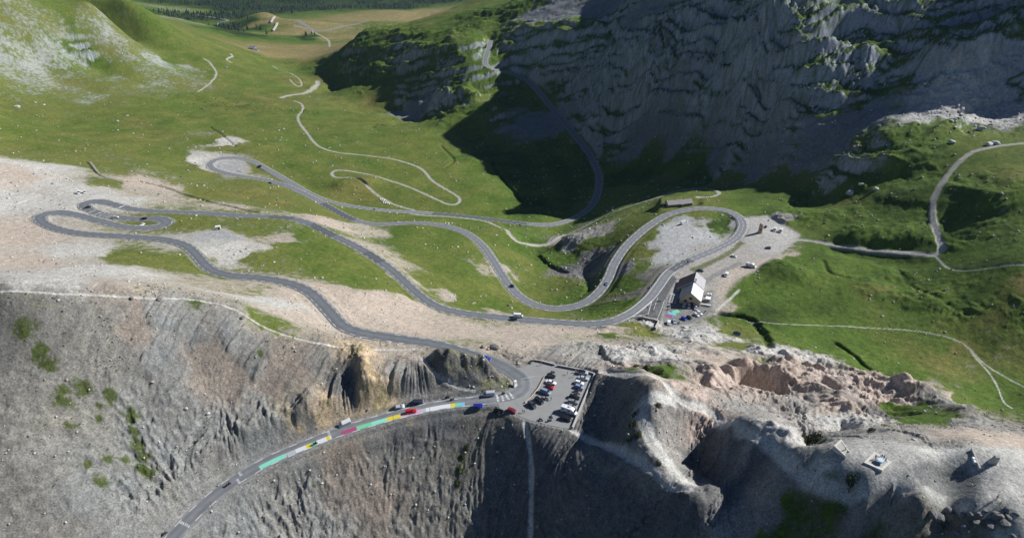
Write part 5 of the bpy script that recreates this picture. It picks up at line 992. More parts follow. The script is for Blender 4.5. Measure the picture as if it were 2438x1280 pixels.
for xx in (-.35, .4):
    bm = bmesh.new(); box(bm, (xx*h, dp/2 + .4, 5.4), (.6, .6, 1.0)); obj("chimney", bm, DARK, t)
for xx in (-.7, -.35, .35, .65, .85):
    bm = bmesh.new(); box(bm, (xx*h, -.02, 1.7), (1.0, .1, 1.0)); obj("window", bm, SHUT, t)
bm = bmesh.new(); box(bm, (.15*h, -.7, 1.4), (2.4, 1.5, 2.6)); box(bm, (.15*h, -.75, 2.78), (2.8, 1.9, .16)); obj("porch", bm, RFP, t)
def fence_run(name, label, pts, post_h, m, rails=(.5, .95), step=2.0, cat="fence", pr=.05, rr=.03, pickets=False):
    P = [np.array(spot(*p)[:2]) for p in pts]; P = resample(np.array(P), step)
    t = thing(name, label, cat, (P[0][0], P[0][1], gz_(*P[0])))
    o = Vector((P[0][0], P[0][1], gz_(*P[0]))); Q = [Vector((a, b, gz_(a, b))) - o for a, b in P]
    for q_ in Q[:100]:
        bm = bmesh.new(); cyl(bm, q_ - Vector((0, 0, .3)), q_ + Vector((0, 0, post_h)), pr, n=6); obj("post", bm, m, t)
    for r_ in rails:
        bm = bmesh.new()
        for a, b in zip(Q[:-1], Q[1:]): cyl(bm, a + Vector((0, 0, r_)), b + Vector((0, 0, r_)), rr, n=4)
        obj("rail", bm, m, t)
    return t
fence_run("picket_fence", "grey picket fence in front of the stone shelter", [(1561, 478), (1580, 496), (1587, 506), (1625, 500), (1650, 493), (1662, 486)], 1.5, STONE, step=1.4)
# round stone monument
x, y, z = spot(1809.5, 554); t = thing("stone_monument", "tall round stone monument like a thick column with a domed top", "monument", (x, y, z))
MS = mat("monument stone", (.40, .31, .26), .9, var=.15, scale=2, bump=.3)
bm = bmesh.new(); cyl(bm, (0, 0, -.2), (0, 0, .55), 2.2, 2.2, 20); obj("plinth", bm, MS, t); bm = bmesh.new(); cyl(bm, (0, 0, .5), (0, 0, 7.2), 1.75, 1.45, 20); obj("shaft", bm, MS, t)
bm = bmesh.new(); bmesh.ops.create_uvsphere(bm, u_segments=16, v_segments=8, radius=1.42, matrix=Matrix.Translation((0, 0, 7.2)) @ Matrix.Scale(.55, 4, (0, 0, 1))); obj("cap", bm, MS, t); bm = bmesh.new(); box(bm, (-.5, -1.52, 3.2), (1.0, .25, 1.4)); obj("plaque", bm, mat("bronze", (.10, .06, .04), .5, .6), t)
# walls
def wall_run(name, label, pts, hgt, th, m, surf=True, zs=None):
    P = [spot(*p) for p in pts]; P = resample(np.array(P), 1.2)
    o = thing(name, label, "wall", tuple(P[0])); vs, fs, cv, cf_ = [], [], [], []
    dd = np.gradient(P[:, :2], axis=0); dd /= np.hypot(dd[:, 0], dd[:, 1])[:, None]
    for i, (x, y, z) in enumerate(P):
        n = np.array([-dd[i, 1], dd[i, 0]])*th/2; zz = gz_(x, y); l = np.array([x, y, zz]) - P[0]
        for s, b in ((-1, -.9), (1, -.9), (1, hgt), (-1, hgt)): vs.append((l[0]+s*n[0], l[1]+s*n[1], l[2]+b))
        for s, b in ((-1, hgt+.003), (1, hgt+.003), (1, hgt+.12), (-1, hgt+.12)): cv.append((l[0]+s*n[0]*1.25, l[1]+s*n[1]*1.25, l[2]+b))
    for i in range(len(P)-1):
        for j in range(4): f = (4*i+j, 4*i+(j+1) % 4, 4*i+4+(j+1) % 4, 4*i+4+j); fs.append(f); cf_.append(f)
    e = 4*(len(P)-1); fs += [(3, 2, 1, 0), (e, e+1, e+2, e+3)]; cf_ += [(3, 2, 1, 0), (e, e+1, e+2, e+3)]
    pyobj("masonry", vs, fs, m, o); pyobj("coping", cv, cf_, CONC, o); return o
wall_run("low_wall", "low wall at the top left of the car park, behind a parked motorbike", [(1266, 859), (1321, 869.5)], .75, .45, STONE); wall_run("low_wall", "low wall along the top edge of the car park up to its corner", [(1327, 871.5), (1392, 884), (1415, 892)], .8, .45, STONE)
wall_run("low_wall", "long pale wall down the right side of the car park", [(1416, 892.5), (1389, 957), (1363, 1020)], .95, .5, CONC)
wall_run("portal_wall", "stone wall beside the tunnel mouth below the cafe junction", [(1521, 757), (1545, 762), (1568, 768)], 1.5, .7, STONE); wall_run("portal_wall", "short grey return wall of the tunnel mouth towards the pink bank", [(1568, 768.5), (1560, 785)], 1.7, .7, STONE)
fence_run("timber_barrier", "pale timber barrier curving between the road and the parked cars", [(1297, 897), (1290, 910), (1282, 925), (1266, 945), (1250, 959)], .85, WOOD, rails=(.45, .78), step=1.8, cat="barrier", pr=.10, rr=.13)
# white summit stone with red-white base
x, y, z = spot(1226, 918); t = thing("summit_stone", "white summit stone standing inside the road bend", "monument", (x, y, z), .9)
bm = bmesh.new(); box(bm, (0, 0, 1.35), (1.7, .8, 3.0), taper=.86, bev=.06); obj("slab", bm, mat("white stone", (.72, .72, .70), .7, var=.08), t); bm = bmesh.new(); box(bm, (0, 0, .12), (2.3, 1.5, .3)); obj("plinth", bm, CONC, t)
for i, zz in enumerate((2.1, 1.7, 1.3)):
    bm = bmesh.new(); box(bm, (0, -.41, zz), (1.0 - .2*i, .05, .16)); obj("lettering_row", bm, DARK, t)
# snow poles and signs
def pole(u, v, h, label, m=DARK, plate=None, name="snow_pole", cat="snow pole", group=None):
    x, y, z = spot(u, v); t = thing(name, label, cat, (x, y, z), 0, group); bm = bmesh.new(); cyl(bm, (0, 0, -.2), (0, 0, h), .06, n=6); obj("post", bm, m, t)
    if plate:
        bm = bmesh.new(); box(bm, (0, -.09, h - .4), plate[0], bev=.01); obj("sign_plate", bm, plate[1], t)
    else:
        bm = bmesh.new(); cyl(bm, (0, 0, h*.6), (0, 0, h*.8), .07, n=6); obj("band", bm, REDL, t)
    return t
pg = "snow poles along the north road"
pole(937, 1002, 3.4, "snow pole beside the yellow painted panel", group=pg); pole(1024, 984, 3.4, "snow pole beside the grey painted panel", group=pg); pole(1140, 982, 3.2, "snow pole below the vivid blue car", group=pg); pole(687, 1097, 3.4, "snow pole where the white panels begin", group=pg); pole(505, 1209, 3.6, "snow pole nearest the bottom of the road, with the longest shadow", group=pg)
SW = mat("sign white", (.75, .76, .77), .5); pole(1223, 860, 3.0, "road sign on a pole on the grass edge above the bend", STEEL, ((.9, .05, .7), SW), "road_sign", "sign"); pole(1144, 943, 2.6, "white road sign left of the grey van", STEEL, ((.7, .05, .7), SW), "road_sign", "sign")
pole(1168, 936, 2.8, "red and white road sign behind the grey van", STEEL, ((.75, .05, .75), mat("sign red", (.6, .04, .06), .5)), "road_sign", "sign"); pole(1244, 1000, 1.2, "short white marker post at the edge near two people", SW, None, "marker_post", "post"); pole(1357, 1021, 1.2, "short white marker post at the low end of the long wall", SW, None, "marker_post", "post")
pole(1567, 726, 3.2, "wide direction sign between the junction lanes", STEEL, ((3.2, .08, .9), mat("sign green", (.03, .10, .07), .5)), "direction_sign", "sign")
x, y, z = spot(1369, 873); t = thing("ring_sculpture", "thin metal ring on a post behind the top wall", "sculpture", (x, y, z)); bm = bmesh.new()
for i in range(16): a, b = i*math.pi/8, (i+1)*math.pi/8; cyl(bm, (1.0*math.cos(a), 0, 2.3 + .8*math.sin(a)), (1.0*math.cos(b), 0, 2.3 + .8*math.sin(b)), .06, n=5)
obj("ring", bm, STEEL, t); bm = bmesh.new(); cyl(bm, (-.3, 0, 0), (-.3, 0, 1.6), .05, n=5); cyl(bm, (.3, 0, 0), (.3, 0, 1.6), .05, n=5); obj("post", bm, STEEL, t)
# bicycles against the barrier
def bicycle(u, v, ang, label):
    x, y, z = spot(u, v); t = thing("bicycle", label, "bicycle", (x, y, z), ang, "bicycles against the barrier")
    for cx in (-.5, .5):
        bm = bmesh.new()
        for i in range(12): a, b = i*math.pi/6, (i+1)*math.pi/6; cyl(bm, (cx + .33*math.cos(a), 0, .34 + .33*math.sin(a)), (cx + .33*math.cos(b), 0, .34 + .33*math.sin(b)), .025, n=4)
        obj("wheel", bm, RUB, t)
    bm = bmesh.new()
    for a, b in (((-.5, .34), (-.15, .85)), ((-.15, .85), (.38, .82)), ((.38, .82), (0, .3)), ((0, .3), (-.15, .85)), ((-.5, .34), (0, .3)), ((.38, .82), (.5, .34))): cyl(bm, (a[0], 0, a[1]), (b[0], 0, b[1]), .025, n=4)
    obj("frame", bm, DARK, t); bm = bmesh.new(); box(bm, (-.18, 0, .95), (.26, .12, .06)); obj("saddle", bm, DARK, t); bm = bmesh.new(); cyl(bm, (.4, -.24, .98), (.4, .24, .98), .02, n=4); obj("handlebar", bm, DARK, t)
bicycle(1276, 930, 1.0, "upper bicycle leaning at the road side of the barrier"); bicycle(1272, 935, 1.1, "lower bicycle leaning at the road side of the barrier"); bicycle(1280, 925, 1.0, "bicycle closest to the red car's tail at the barrier")
# ------------------------------------------------------------------ viewpoint: terraces, round table, wedge stone, wall with shelf
def terrace(corners, label, opening):
    P = [Vector(spot(*c)) for c in corners]; c = sum(P, Vector())/len(P); zt = max(p.z for p in P) + .25
    t = thing("stone_terrace", label, "terrace", (c.x, c.y, zt)); n = len(P)
    out = [p - c for p in P]; inn = [(p - c)*.72 for p in P]
    rng = [i for i in range(n) if i not in opening]
    for i in rng:
        j = (i+1) % n; vs = [(out[i].x, out[i].y, .12), (out[j].x, out[j].y, .12), (inn[j].x, inn[j].y, .12), (inn[i].x, inn[i].y, .12)]; vs += [(a, b, -1.6) for a, b, _ in vs]
        pyobj("kerb", vs, [(0, 1, 2, 3), (7, 6, 5, 4), (0, 4, 5, 1), (1, 5, 6, 2), (2, 6, 7, 3), (3, 7, 4, 0)], mat("pale concrete", (.56, .54, .49), .9, var=.1), t)
    pyobj("paving", [(v.x, v.y, .02) for v in inn] + [(v.x, v.y, -1.5) for v in inn], [tuple(range(n))] + [(i, (i+1) % n, (i+1) % n + n, i+n) for i in range(n)], mat("terrace paving", (.40, .38, .34), .9, var=.1), t)
    return t
tm = terrace([(2081, 1076), (2122, 1102), (2098, 1126), (2056, 1102)], "square pale stone terrace carrying a round blue-rimmed table", ()); terrace([(1998, 1059), (2022, 1076), (2012, 1092), (1980, 1076)], "small open-sided pale terrace left of the square one", (1,))
t = thing("orientation_table", "round blue-rimmed orientation table in the square terrace", "table", tuple(tm.location + Vector((.4, -.3, .02)))); bm = bmesh.new(); cyl(bm, (0, 0, 0), (0, 0, .95), .55, .5, 16); obj("pedestal", bm, CONC, t)
bm = bmesh.new(); cyl(bm, (0, 0, .95), (0, 0, 1.1), 1.15, 1.15, 28); tp = obj("tabletop", bm, mat("table rim blue", (.20, .33, .50), .5), t); bm = bmesh.new(); cyl(bm, (0, 0, 1.1), (0, 0, 1.12), .85, .85, 24); obj("map_disc", bm, mat("enamel", (.55, .60, .66), .4), tp)
x, y, z = spot(2362, 1101); t = thing("wedge_stone", "leaning wedge-shaped concrete stone on the summit gravel", "monument", (x, y, z), -.35)
pyobj("block", [(-1.1, -.6, -.3), (1.0, -.6, -.3), (1.0, .7, -.3), (-1.1, .7, -.3), (.1, -.5, 2.6), (1.15, -.5, 2.9), (1.15, .6, 2.9), (.1, .6, 2.6)], [(0, 1, 5, 4), (1, 2, 6, 5), (2, 3, 7, 6), (3, 0, 4, 7), (4, 5, 6, 7), (3, 2, 1, 0)], CONC, t); bm = bmesh.new(); box(bm, (.62, -.56, 1.7), (.6, .08, .7)); obj("plaque", bm, STEEL, t)
a, b = spot(2312, 1071), spot(2331, 1119); t = thing("viewing_wall", "narrow standing wall with two white panels on the summit gravel", "wall", tuple(a)); d = Vector(b) - Vector(a); n = Vector((-d.y, d.x, 0)).normalized()*.22
vs = [tuple(q + s_*n + Vector((0, 0, zz))) for zz in (-.5, 1.0) for q, s_ in ((Vector(), -1), (d, -1), (d, 1), (Vector(), 1))]; pyobj("masonry", vs, [(0, 1, 2, 3), (7, 6, 5, 4), (0, 4, 5, 1), (1, 5, 6, 2), (2, 6, 7, 3), (3, 7, 4, 0)], CONC, t)
for f in (.52, .68):
    bm = bmesh.new(); q = d*f - n*3; box(bm, (q.x, q.y, q.z + .55), (.9, .6, .9), rz=math.atan2(d.y, d.x)); obj("panel", bm, SW, t)
# round water tank on the bank, white box, bale heap, hut, slope walls
x, y, z = spot(1753.5, 797); t = thing("round_tank", "dark round open tank ringed with steel on the bank below the cafe", "tank", (x, y, z)); bm = bmesh.new(); cyl(bm, (0, 0, -.5), (0, 0, 1.1), 2.4, 2.4, 24); obj("shell", bm, mat("tank steel", (.13, .16, .15), .6), t); bm = bmesh.new(); cyl(bm, (0, 0, 1.1), (0, 0, 1.12), 2.2, 2.2, 24); obj("water", bm, mat("tank water", (.01, .015, .02), .1), t)
x, y, z = spot(520, 546); t = thing("site_cabin", "small pale cabin standing alone on the grey gravel near the hairpins", "cabin", (x, y, z), .3); bm = bmesh.new(); box(bm, (0, 0, 1.2), (3.2, 2.2, 2.4)); obj("wall", bm, mat("cabin cream", (.62, .60, .48), .7), t); bm = bmesh.new(); box(bm, (0, 0, 2.47), (3.4, 2.4, .14)); obj("roof", bm, SW, t); bm = bmesh.new(); box(bm, (.4, -1.1, 1.0), (.8, .06, 1.9)); obj("door", bm, DARK, t)
random.seed(3)
for i in range(12):
    u, v = 906 + (i % 4)*4.6 + (i//4)*3.5, 475.5 + (i//4)*4.0 + (i % 4)*1.0; x, y, z = spot(u, v); bm = bmesh.new(); cyl(bm, (-.7, 0, .65), (.7, 0, .65), .68, .68, 12); bmesh.ops.bevel(bm, geom=[e for e in bm.edges if abs(e.verts[0].co.x - e.verts[1].co.x) < .01], offset=.12, segments=2, affect='EDGES')
    o = obj("wrapped_bale", bm, WHITE); o.location = (x, y, z); o.rotation_euler = (0, 0, random.uniform(0, 3)); tag(o, "round white wrapped bale in the heap beside the dirt track", "bale", "white wrapped bales beside the dirt track")
x, y, z = spot(604, 119); t = thing("mountain_hut", "distant grey-roofed hut with a long annexe in the valley", "hut", (x, y, z - .5), -.35)
HW_ = mat("hut wall", (.25, .24, .23), .9); HR = mat("hut roof", (.38, .39, .40), .5)
for (cx, cy, L_, W_, e_, r_) in ((-5, 4, 17, 11, 4, 8), (10, -4, 13, 7, 2.5, 5)):
    pyobj("wall", [(cx+sx*L_/2, cy+a, b) for sx in (-1, 1) for a, b in ((-W_/2, -2), (-W_/2, e_), (0, r_), (W_/2, e_), (W_/2, -2))], [(0, 1, 2, 3, 4), (9, 8, 7, 6, 5)] + [(i, i+5, (i+1) % 5+5, (i+1) % 5) for i in range(5)], HW_, t)
    pyobj("roof", [(cx+sx*(L_/2+.6), cy+a, b) for sx in (-1, 1) for a, b in ((-W_/2-.7, e_-.2), (0, r_+.25), (W_/2+.7, e_-.2))], [(0, 3, 4, 1), (1, 4, 5, 2)], HR, t)
for i, (p0, p1) in enumerate((((654, 42), (645, 56)), ((661, 57), (650, 75)))):
    a, b = Vector(spot(*p0)), Vector(spot(*p1)); d = b - a; n = Vector((-d.y, d.x, 0)).normalized()*2.2; o = thing("avalanche_wall", ("upper" if i == 0 else "lower") + " of two pale straight walls on the brown hill", "wall", tuple(a)); N_ = 12
    vs = []; fs = []
    for q_ in range(N_+1):
        c = a + d*q_/N_; zz = gz_(c.x, c.y) - a.z
        for s_, hh in ((-1, -3), (1, -3), (1, 4), (-1, 4)): vs.append((c.x - a.x + s_*n.x, c.y - a.y + s_*n.y, zz + hh))
    for q_ in range(N_):
        for j in range(4): fs.append((4*q_+j, 4*q_+(j+1) % 4, 4*q_+4+(j+1) % 4, 4*q_+4+j))
    fs += [(3, 2, 1, 0), (4*N_, 4*N_+1, 4*N_+2, 4*N_+3)]; pyobj("masonry", vs, fs, CONC, o)
# ------------------------------------------------------------------ boulders
def rock_mesh(seed, sub=2, flat=.7):
    bm = bmesh.new(); bmesh.ops.create_icosphere(bm, subdivisions=sub, radius=1.0); rr = random.Random(seed)
    pl_ = [(Vector((rr.gauss(0, 1), rr.gauss(0, 1), rr.gauss(0, .8))).normalized(), rr.uniform(.55, .85)) for _ in range(9)]
    for v in bm.verts:
        for n, dd in pl_:
            e = v.co.dot(n) - dd
            if e > 0: v.co -= n*e*.92
        v.co.z *= flat
    me = bpy.data.meshes.new("boulder"); bm.to_mesh(me); bm.free(); return me
RKM = [mat("limestone", (.46, .46, .44), .95, var=.2, scale=1.5, bump=.4), mat("tan boulder", (.38, .31, .24), .95, var=.2, scale=1.5, bump=.4), mat("dark boulder", (.16, .155, .15), .95, var=.25, scale=1.5, bump=.4)]
rms = []
for s_ in range(6):
    for m_ in RKM:
        me = rock_mesh(s_); me.materials.append(m_); rms.append(me)
def boulder(u, v, r, k, label, group=None):
    x, y, z = spot(u, v); o = link(bpy.data.objects.new("boulder", rms[random.randrange(6)*3 + k])); r *= .62; o.location = (x, y, z + r*.2); o.scale = (r*random.uniform(.9, 1.3), r*random.uniform(.8, 1.1), r*random.uniform(.8, 1.1)); o.rotation_euler = (0, 0, random.uniform(0, 6)); tag(o, label, "boulder", group)
random.seed(11)
for a in ((1177, 828, 3.4, 2, "large dark boulder on the edge above the bend"), (1150, 826, 2.2, 2, "dark boulder left of the largest one above the bend"), (1163, 831, 1.6, 1, "small tan boulder between the dark ones above the bend"), (1130, 722, 1.8, 1, "tan boulder lying alone on the grass above the lower road"), (1109, 720, 1.3, 1, "smaller tan boulder left of the lone one above the lower road"),
          (1211, 728, 2.2, 2, "grey boulder in the cluster beside the lower road"), (1218, 734, 1.7, 0, "pale boulder in the cluster beside the lower road"), (1325, 690, 1.9, 0, "pale boulder in the meadow inside the bend"), (1313, 690, 1.4, 1, "tan boulder beside the pale one inside the bend"), (1285, 660, 1.3, 1, "brown boulder on the slope inside the bend"),
          (841, 548, 1.0, 2, "dark rock right beneath the lone road bank"), (694, 512, 1.6, 1, "tan rock standing just above the road's first straight"), (842, 463, 2.0, 0, "pale slab on the brown knoll left of the dirt track"), (313, 711, 1.8, 2, "dark boulder on the ridge path"), (380, 713, 2.2, 2, "dark boulder perched at the head of the pale gully"), (577, 757, 2.0, 2, "dark boulder where the ridge path turns down"),
          (363, 909, 1.2, 1, "tan boulder midway down the scree"), (443, 973, 1.3, 0, "pale boulder standing on the scree above the gullies"), (496, 985, 1.5, 0, "tall pale boulder on the scree beside a groove"), (983, 1090, 1.3, 1, "pinkish boulder below the yellow panel"), (1280, 1253, 1.3, 1, "tan boulder at the foot of the narrow path"), (767, 1150, .9, 0, "white stone on the slope below the magenta panel"), (520, 1155, .6, 1, "orange stone just off the bottom road"),
          (40, 256, 6.0, 0, "huge pale boulder at the far left of the meadow"), (280, 289, 3.4, 0, "white boulder on the open meadow left of centre"), (303, 276, 2.6, 0, "white boulder at the end of the brown track"), (85, 245, 3.0, 0, "pale boulder near the huge one at the far left"), (105, 250, 2.8, 0, "pale boulder right of the pair at the far left"), (675, 308, 3.6, 0, "pale boulder on the middle meadow"), (664, 311, 2.4, 0, "smaller boulder touching the middle meadow one"), (538, 162, 6.0, 2, "dark outcrop alone on the far meadow"), (484, 260, 3.6, 2, "dark boulder near the grazing cattle"),
          (2355, 345, 4.5, 0, "big pale boulder beside the bend of the right-hand track"), (2370, 343, 5.0, 0, "long pale boulder against the right-hand track"), (2335, 308, 5.5, 0, "big block at the foot of the scree"), (2265, 340, 6.0, 0, "tilted block in the grass below the scree"), (2025, 462, 6.0, 0, "broad pale boulder under the dark knoll"), (2085, 452, 4.0, 0, "pale boulder right of the broad one under the dark knoll"), (2050, 440, 3.2, 0, "round boulder above the broad one under the dark knoll"), (1950, 435, 3.0, 0, "pale boulder at the edge of the mountain's shade"),
          (560, 606, 1.8, 0, "pale boulder in the rubble below the gravel spread"), (575, 598, 2.0, 0, "larger pale boulder in the rubble below the gravel spread"), (548, 597, 1.6, 0, "left pale boulder in the rubble below the gravel spread"), (590, 605, 1.5, 0, "right pale boulder in the rubble below the gravel spread"), (467, 514, 1.8, 0, "pale rock on the bank right of the hairpins"), (455, 521, 1.4, 0, "grey rock on the bank right of the hairpins"), (1830, 525, 1.5, 2, "dark rock behind the parked camper vans"), (1940, 1120, .8, 1, "small rock beside the pale ridge path")):
    boulder(*a)
# white scree blocks below the right-hand cliff: countable, one object each
random.seed(31)
for i in range(22):
    boulder(random.uniform(2215, 2420), random.uniform(1215, 1278), random.choice((1.2, 1.8, 2.4, 3.2)), 2, "dark block in the jumble under the summit path", "dark blocks of the jumble under the summit path")
random.seed(21)
for i in range(110):
    u = random.gauss(2310, 65); v = 235 + (u-2240)*.12 + random.gauss(0, 36)
    if 2200 < u < 2436 and 180 < v < 325: boulder(u, v, random.choice((1.2, 1.6, 2.0, 2.6, 3.4)), 0, "pale block in the boulder field under the right-hand cliff", "blocks of the boulder field under the right-hand cliff")
# loose stones and grass tufts nobody could count
def scatter(name, N, pick, mesh_fn, mats, seed, smooth=False):
    rr = np.random.default_rng(seed); vs, fs, mi = [], [], []; nb = 0
    pts = pick(rr, N)
    protos = [mesh_fn(k) for k in range(5)]; allv, allf, allm = [], [], []
    for k in range(5):
        pv, pf = protos[k]; sel = pts[k::5]; n = len(sel)
        if n == 0: continue
        ang = rr.uniform(0, 6.28, n); c, s = np.cos(ang), np.sin(ang)
        r = sel[:, 3]; st = rr.uniform(.7, 1.3, (n, 3))
        q = pv[None]*st[:, None, :]*r[:, None, None]
        w = np.stack([q[..., 0]*c[:, None] - q[..., 1]*s[:, None], q[..., 0]*s[:, None] + q[..., 1]*c[:, None], q[..., 2]], -1) + sel[:, None, :3]
        f = pf[None] + (np.arange(n)*len(pv))[:, None, None] + nb
        allv.append(w.reshape(-1, 3)); allf.append(f.reshape(-1, 3)); allm.append(np.repeat(rr.integers(0, len(mats), n), len(pf))); nb += n*len(pv)
    V = np.concatenate(allv).astype(np.float32); Fc = np.concatenate(allf).astype(np.int32); Mi = np.concatenate(allm).astype(np.int32)
    me = bpy.data.meshes.new(name); me.vertices.add(len(V)); me.vertices.foreach_set("co", V.ravel()); me.loops.add(Fc.size); me.loops.foreach_set("vertex_index", Fc.ravel())
    me.polygons.add(len(Fc)); me.polygons.foreach_set("loop_start", np.arange(0, Fc.size, 3, dtype=np.int32)); me.polygons.foreach_set("material_index", Mi); me.update(calc_edges=True)
    for m_ in mats: me.materials.append(m_)
    o = link(bpy.data.objects.new(name, me)); o["kind"] = "stuff"; return o
def stone_proto(k):
    me = rock_mesh(40 + k, 1); v = np.array([x.co for x in me.vertices]); f = []
    for p in me.polygons: f.append(list(p.vertices))
    return v, np.array(f)
def tuft_proto(k):
    rr = random.Random(k); v, f = [], []
    for i in range(16):
        a = rr.uniform(0, 6.28); d = rr.uniform(0, .75); h_ = rr.uniform(.25, .75)*(1 - d*.6); w_ = rr.uniform(.22, .42); b = len(v); cx, cy = d*math.cos(a), d*math.sin(a); a2 = rr.uniform(0, 6.28)
        v += [(cx - w_*math.cos(a2), cy - w_*math.sin(a2), -.1), (cx + w_*math.cos(a2), cy + w_*math.sin(a2), -.1), (cx + .3*math.cos(a), cy + .3*math.sin(a), h_)]; f.append((b, b+1, b+2))
    return np.array(v), np.array(f)
VIEWMASK = (np.abs(X/D) < .80)
def pick_from(weight, rmin, rmax, powr=3.0):
    wcell = weight.astype(np.float64); wcell[:-1, :-1] *= (np.abs(X[:-1, 1:] - X[:-1, :-1])*(Y[1:, :-1] - Y[:-1, :-1])); wcell[-1] = 0; wcell[:, -1] = 0
    cum = np.cumsum(wcell.ravel())
    def f(rr, N):
        k = np.searchsorted(cum, rr.uniform(0, cum[-1], N)); j, i = np.divmod(k, NC); i = np.minimum(i, NC-2); j = np.minimum(j, NR-2)
        a, b = rr.uniform(0, 1, N), rr.uniform(0, 1, N); x = X[j, i] + a*(X[j, i+1]-X[j, i]); y = Y[j, i] + b*(Y[j+1, i]-Y[j, i]); z = H[j, i] + a*(H[j, i+1]-H[j, i]) + b*(H[j+1, i]-H[j, i])
        u = rr.uniform(0, 1, N)**powr; r = (rmin + (rmax-rmin)*u)*np.clip(D[j, i]/300, .6, 2.0)
        return np.stack([x, y, z + r*.12, r], 1)
    return f
free = ((road_d > 1.0) & (lot_d > 1.5) & (cafe_d > 1.5) & VIEWMASK & (trk < .2) & (pth < .3)).astype(np.float32)
wst = free*np.exp(-D/420)*(.25 + 1.2*gulA + 1.0*near_rock + .25*(1-grass))*(Y < 900)*(.3 + sstep(-.1, .5, n1))
scatter("loose_stones", 12000, pick_from(wst, .08, .80, 4), stone_proto, [RKM[0], RKM[1], RKM[0], RKM[2]], 5)
wms = free*(humA > .45)*sstep(.0, .7, fbm(X, Y, 45, 4, 71))*(Y < 1300)/np.maximum(D, 200)
scatter("meadow_stones", 1700, pick_from(wms, .10, .75, 4), stone_proto, [RKM[0], RKM[0], RKM[1]], 6)
TUF = [mat("tuft dark", (.030, .045, .012), .95), mat("tuft olive", (.060, .070, .020), .95), mat("tuft green", (.045, .085, .012), .95)]
wtu = free*(Y < 420)*np.exp(-D/300)*(1 - grass*.6)*(.15 + sstep(0, .5, n1 + .4*n2))*(gulA > .15)*(sr < .33)
scatter("grass_tufts", 12000, pick_from(wtu, .10, .50, 3), tuft_proto, TUF, 7)
# ------------------------------------------------------------------ shrubs (each a thing: stem + foliage)
LEAF = [mat("shrub leaf", (.035, .055, .012), .9, var=.3, scale=2), mat("shrub leaf light", (.07, .09, .02), .9, var=.3, scale=2)]; BARK = mat("shrub bark", (.08, .06, .045), .95)
def shrub(u, v, r, label, hz=.6):
    x, y, z = spot(u, v); t = thing("shrub", label, "shrub", (x, y, z)); rr = random.Random(int(u)); vs, fs, mi = [], [], []
    for i in range(260):
        d = Vector((rr.gauss(0, 1), rr.gauss(0, 1), abs(rr.gauss(0, 1)))).normalized(); q = rr.uniform(.5, 1.0)*r*(1 + .25*math.sin(d.x*5 + u)); c = Vector((d.x*q, d.y*q, d.z*q*hz)); c.z += gz_(x + c.x, y + c.y) - z
        a = Vector((rr.gauss(0, 1), rr.gauss(0, 1), rr.gauss(0, 1))).normalized(); b_ = a.cross(d).normalized(); s_ = rr.uniform(.09, .18)*r; b = len(vs)
        vs += [c - a*s_, c + b_*s_*.6, c + a*s_, c - b_*s_*.6]; fs.append((b, b+1, b+2, b+3)); mi.append(rr.randrange(2))
    pyobj("foliage", vs, fs, LEAF, t, mi=mi); bm = bmesh.new()
    for i in range(5): a = i*1.26; cyl(bm, (0, 0, -.2), (r*.5*math.cos(a), r*.5*math.sin(a), r*.35*hz), .06*r, .02*r, 5)
    obj("stem", bm, BARK, t)
for a in ((2026, 1143, 1.9, "olive shrub standing alone under the square terrace"), (1940, 1046, 2.6, "wide dark shrub beside the pale lumps"), (1918, 1052, 2.0, "dark shrub left of the wide one beside the pale lumps"), (1955, 1055, 1.8, "small shrub right of the wide one beside the pale lumps"), (1540, 878, 2.6, "low dark shrub in the pink hollow"), (1570, 885, 2.4, "low dark shrub right of the first in the pink hollow"), (1515, 872, 2.0, "low shrub left end of the pink hollow"), (2075, 1023, 1.5, "flat shrub at the edge of the hollow"),
          (2395, 1218, 1.0, "round dark shrub at the end of the summit path"), (1568, 965, 1.2, "small shrub inside the curve of the path"), (1520, 1035, 1.6, "dark shrub on the left edge of the hollow"), (1505, 1010, 1.7, "dark shrub above its neighbour on the hollow edge"), (1512, 985, 1.5, "dark shrub highest on the hollow edge"), (1498, 1045, 1.4, "dark shrub lowest on the hollow edge"), (1570, 1104, .9, "tiny shrub beside the lower path"), (1100, 1090, 1.6, "bright shrub in the dark rill"), (1095, 1120, 1.7, "bright shrub lower down the dark rill"), (1110, 1065, 1.3, "bright shrub at the top of the dark rill"), (1090, 1150, 1.5, "bright shrub lowest in the dark rill")):
    shrub(*a)
# ------------------------------------------------------------------ cattle
def cow_mesh():
    J = [(-.85, 0, 1.2, .30, .34), (0, 0, 1.1, .36, .40), (.65, 0, 1.2, .32, .38), (1.05, 0, 1.3, .18, .22), (1.35, 0, 1.15, .15, .17), (1.62, 0, .95, .09, .10)]; E = [(0, 1), (1, 2), (2, 3), (3, 4), (4, 5)]
    def ch(p, pts):
        for q_ in pts: J.append(q_); E.append((p, len(J)-1)); p = len(J)-1
    for s in (-1, 1):
        ch(2, [(.62, s*.22, .75, .12), (.66, s*.22, .42, .07), (.62, s*.22, .05, .06)]); ch(0, [(-.78, s*.22, .85, .15), (-.95, s*.22, .48, .08), (-.86, s*.22, .05, .06)]); ch(4, [(1.25, s*.28, 1.28, .05)])
    ch(0, [(-1.15, 0, 1.2, .04), (-1.2, 0, .7, .03)]); return skin_body("cow", J, E, 1)
cm = cow_mesh(); COW = [mat("cow brown", (.10, .035, .018), .8), mat("cow dark", (.04, .02, .015), .8), mat("cow cream", (.5, .45, .36), .8)]
cms = []
for m_ in COW:
    c = cm.copy(); c.materials.clear(); c.materials.append(m_); c.polygons.foreach_set("use_smooth", [True]*len(c.polygons)); cms.append(c)
random.seed(9)
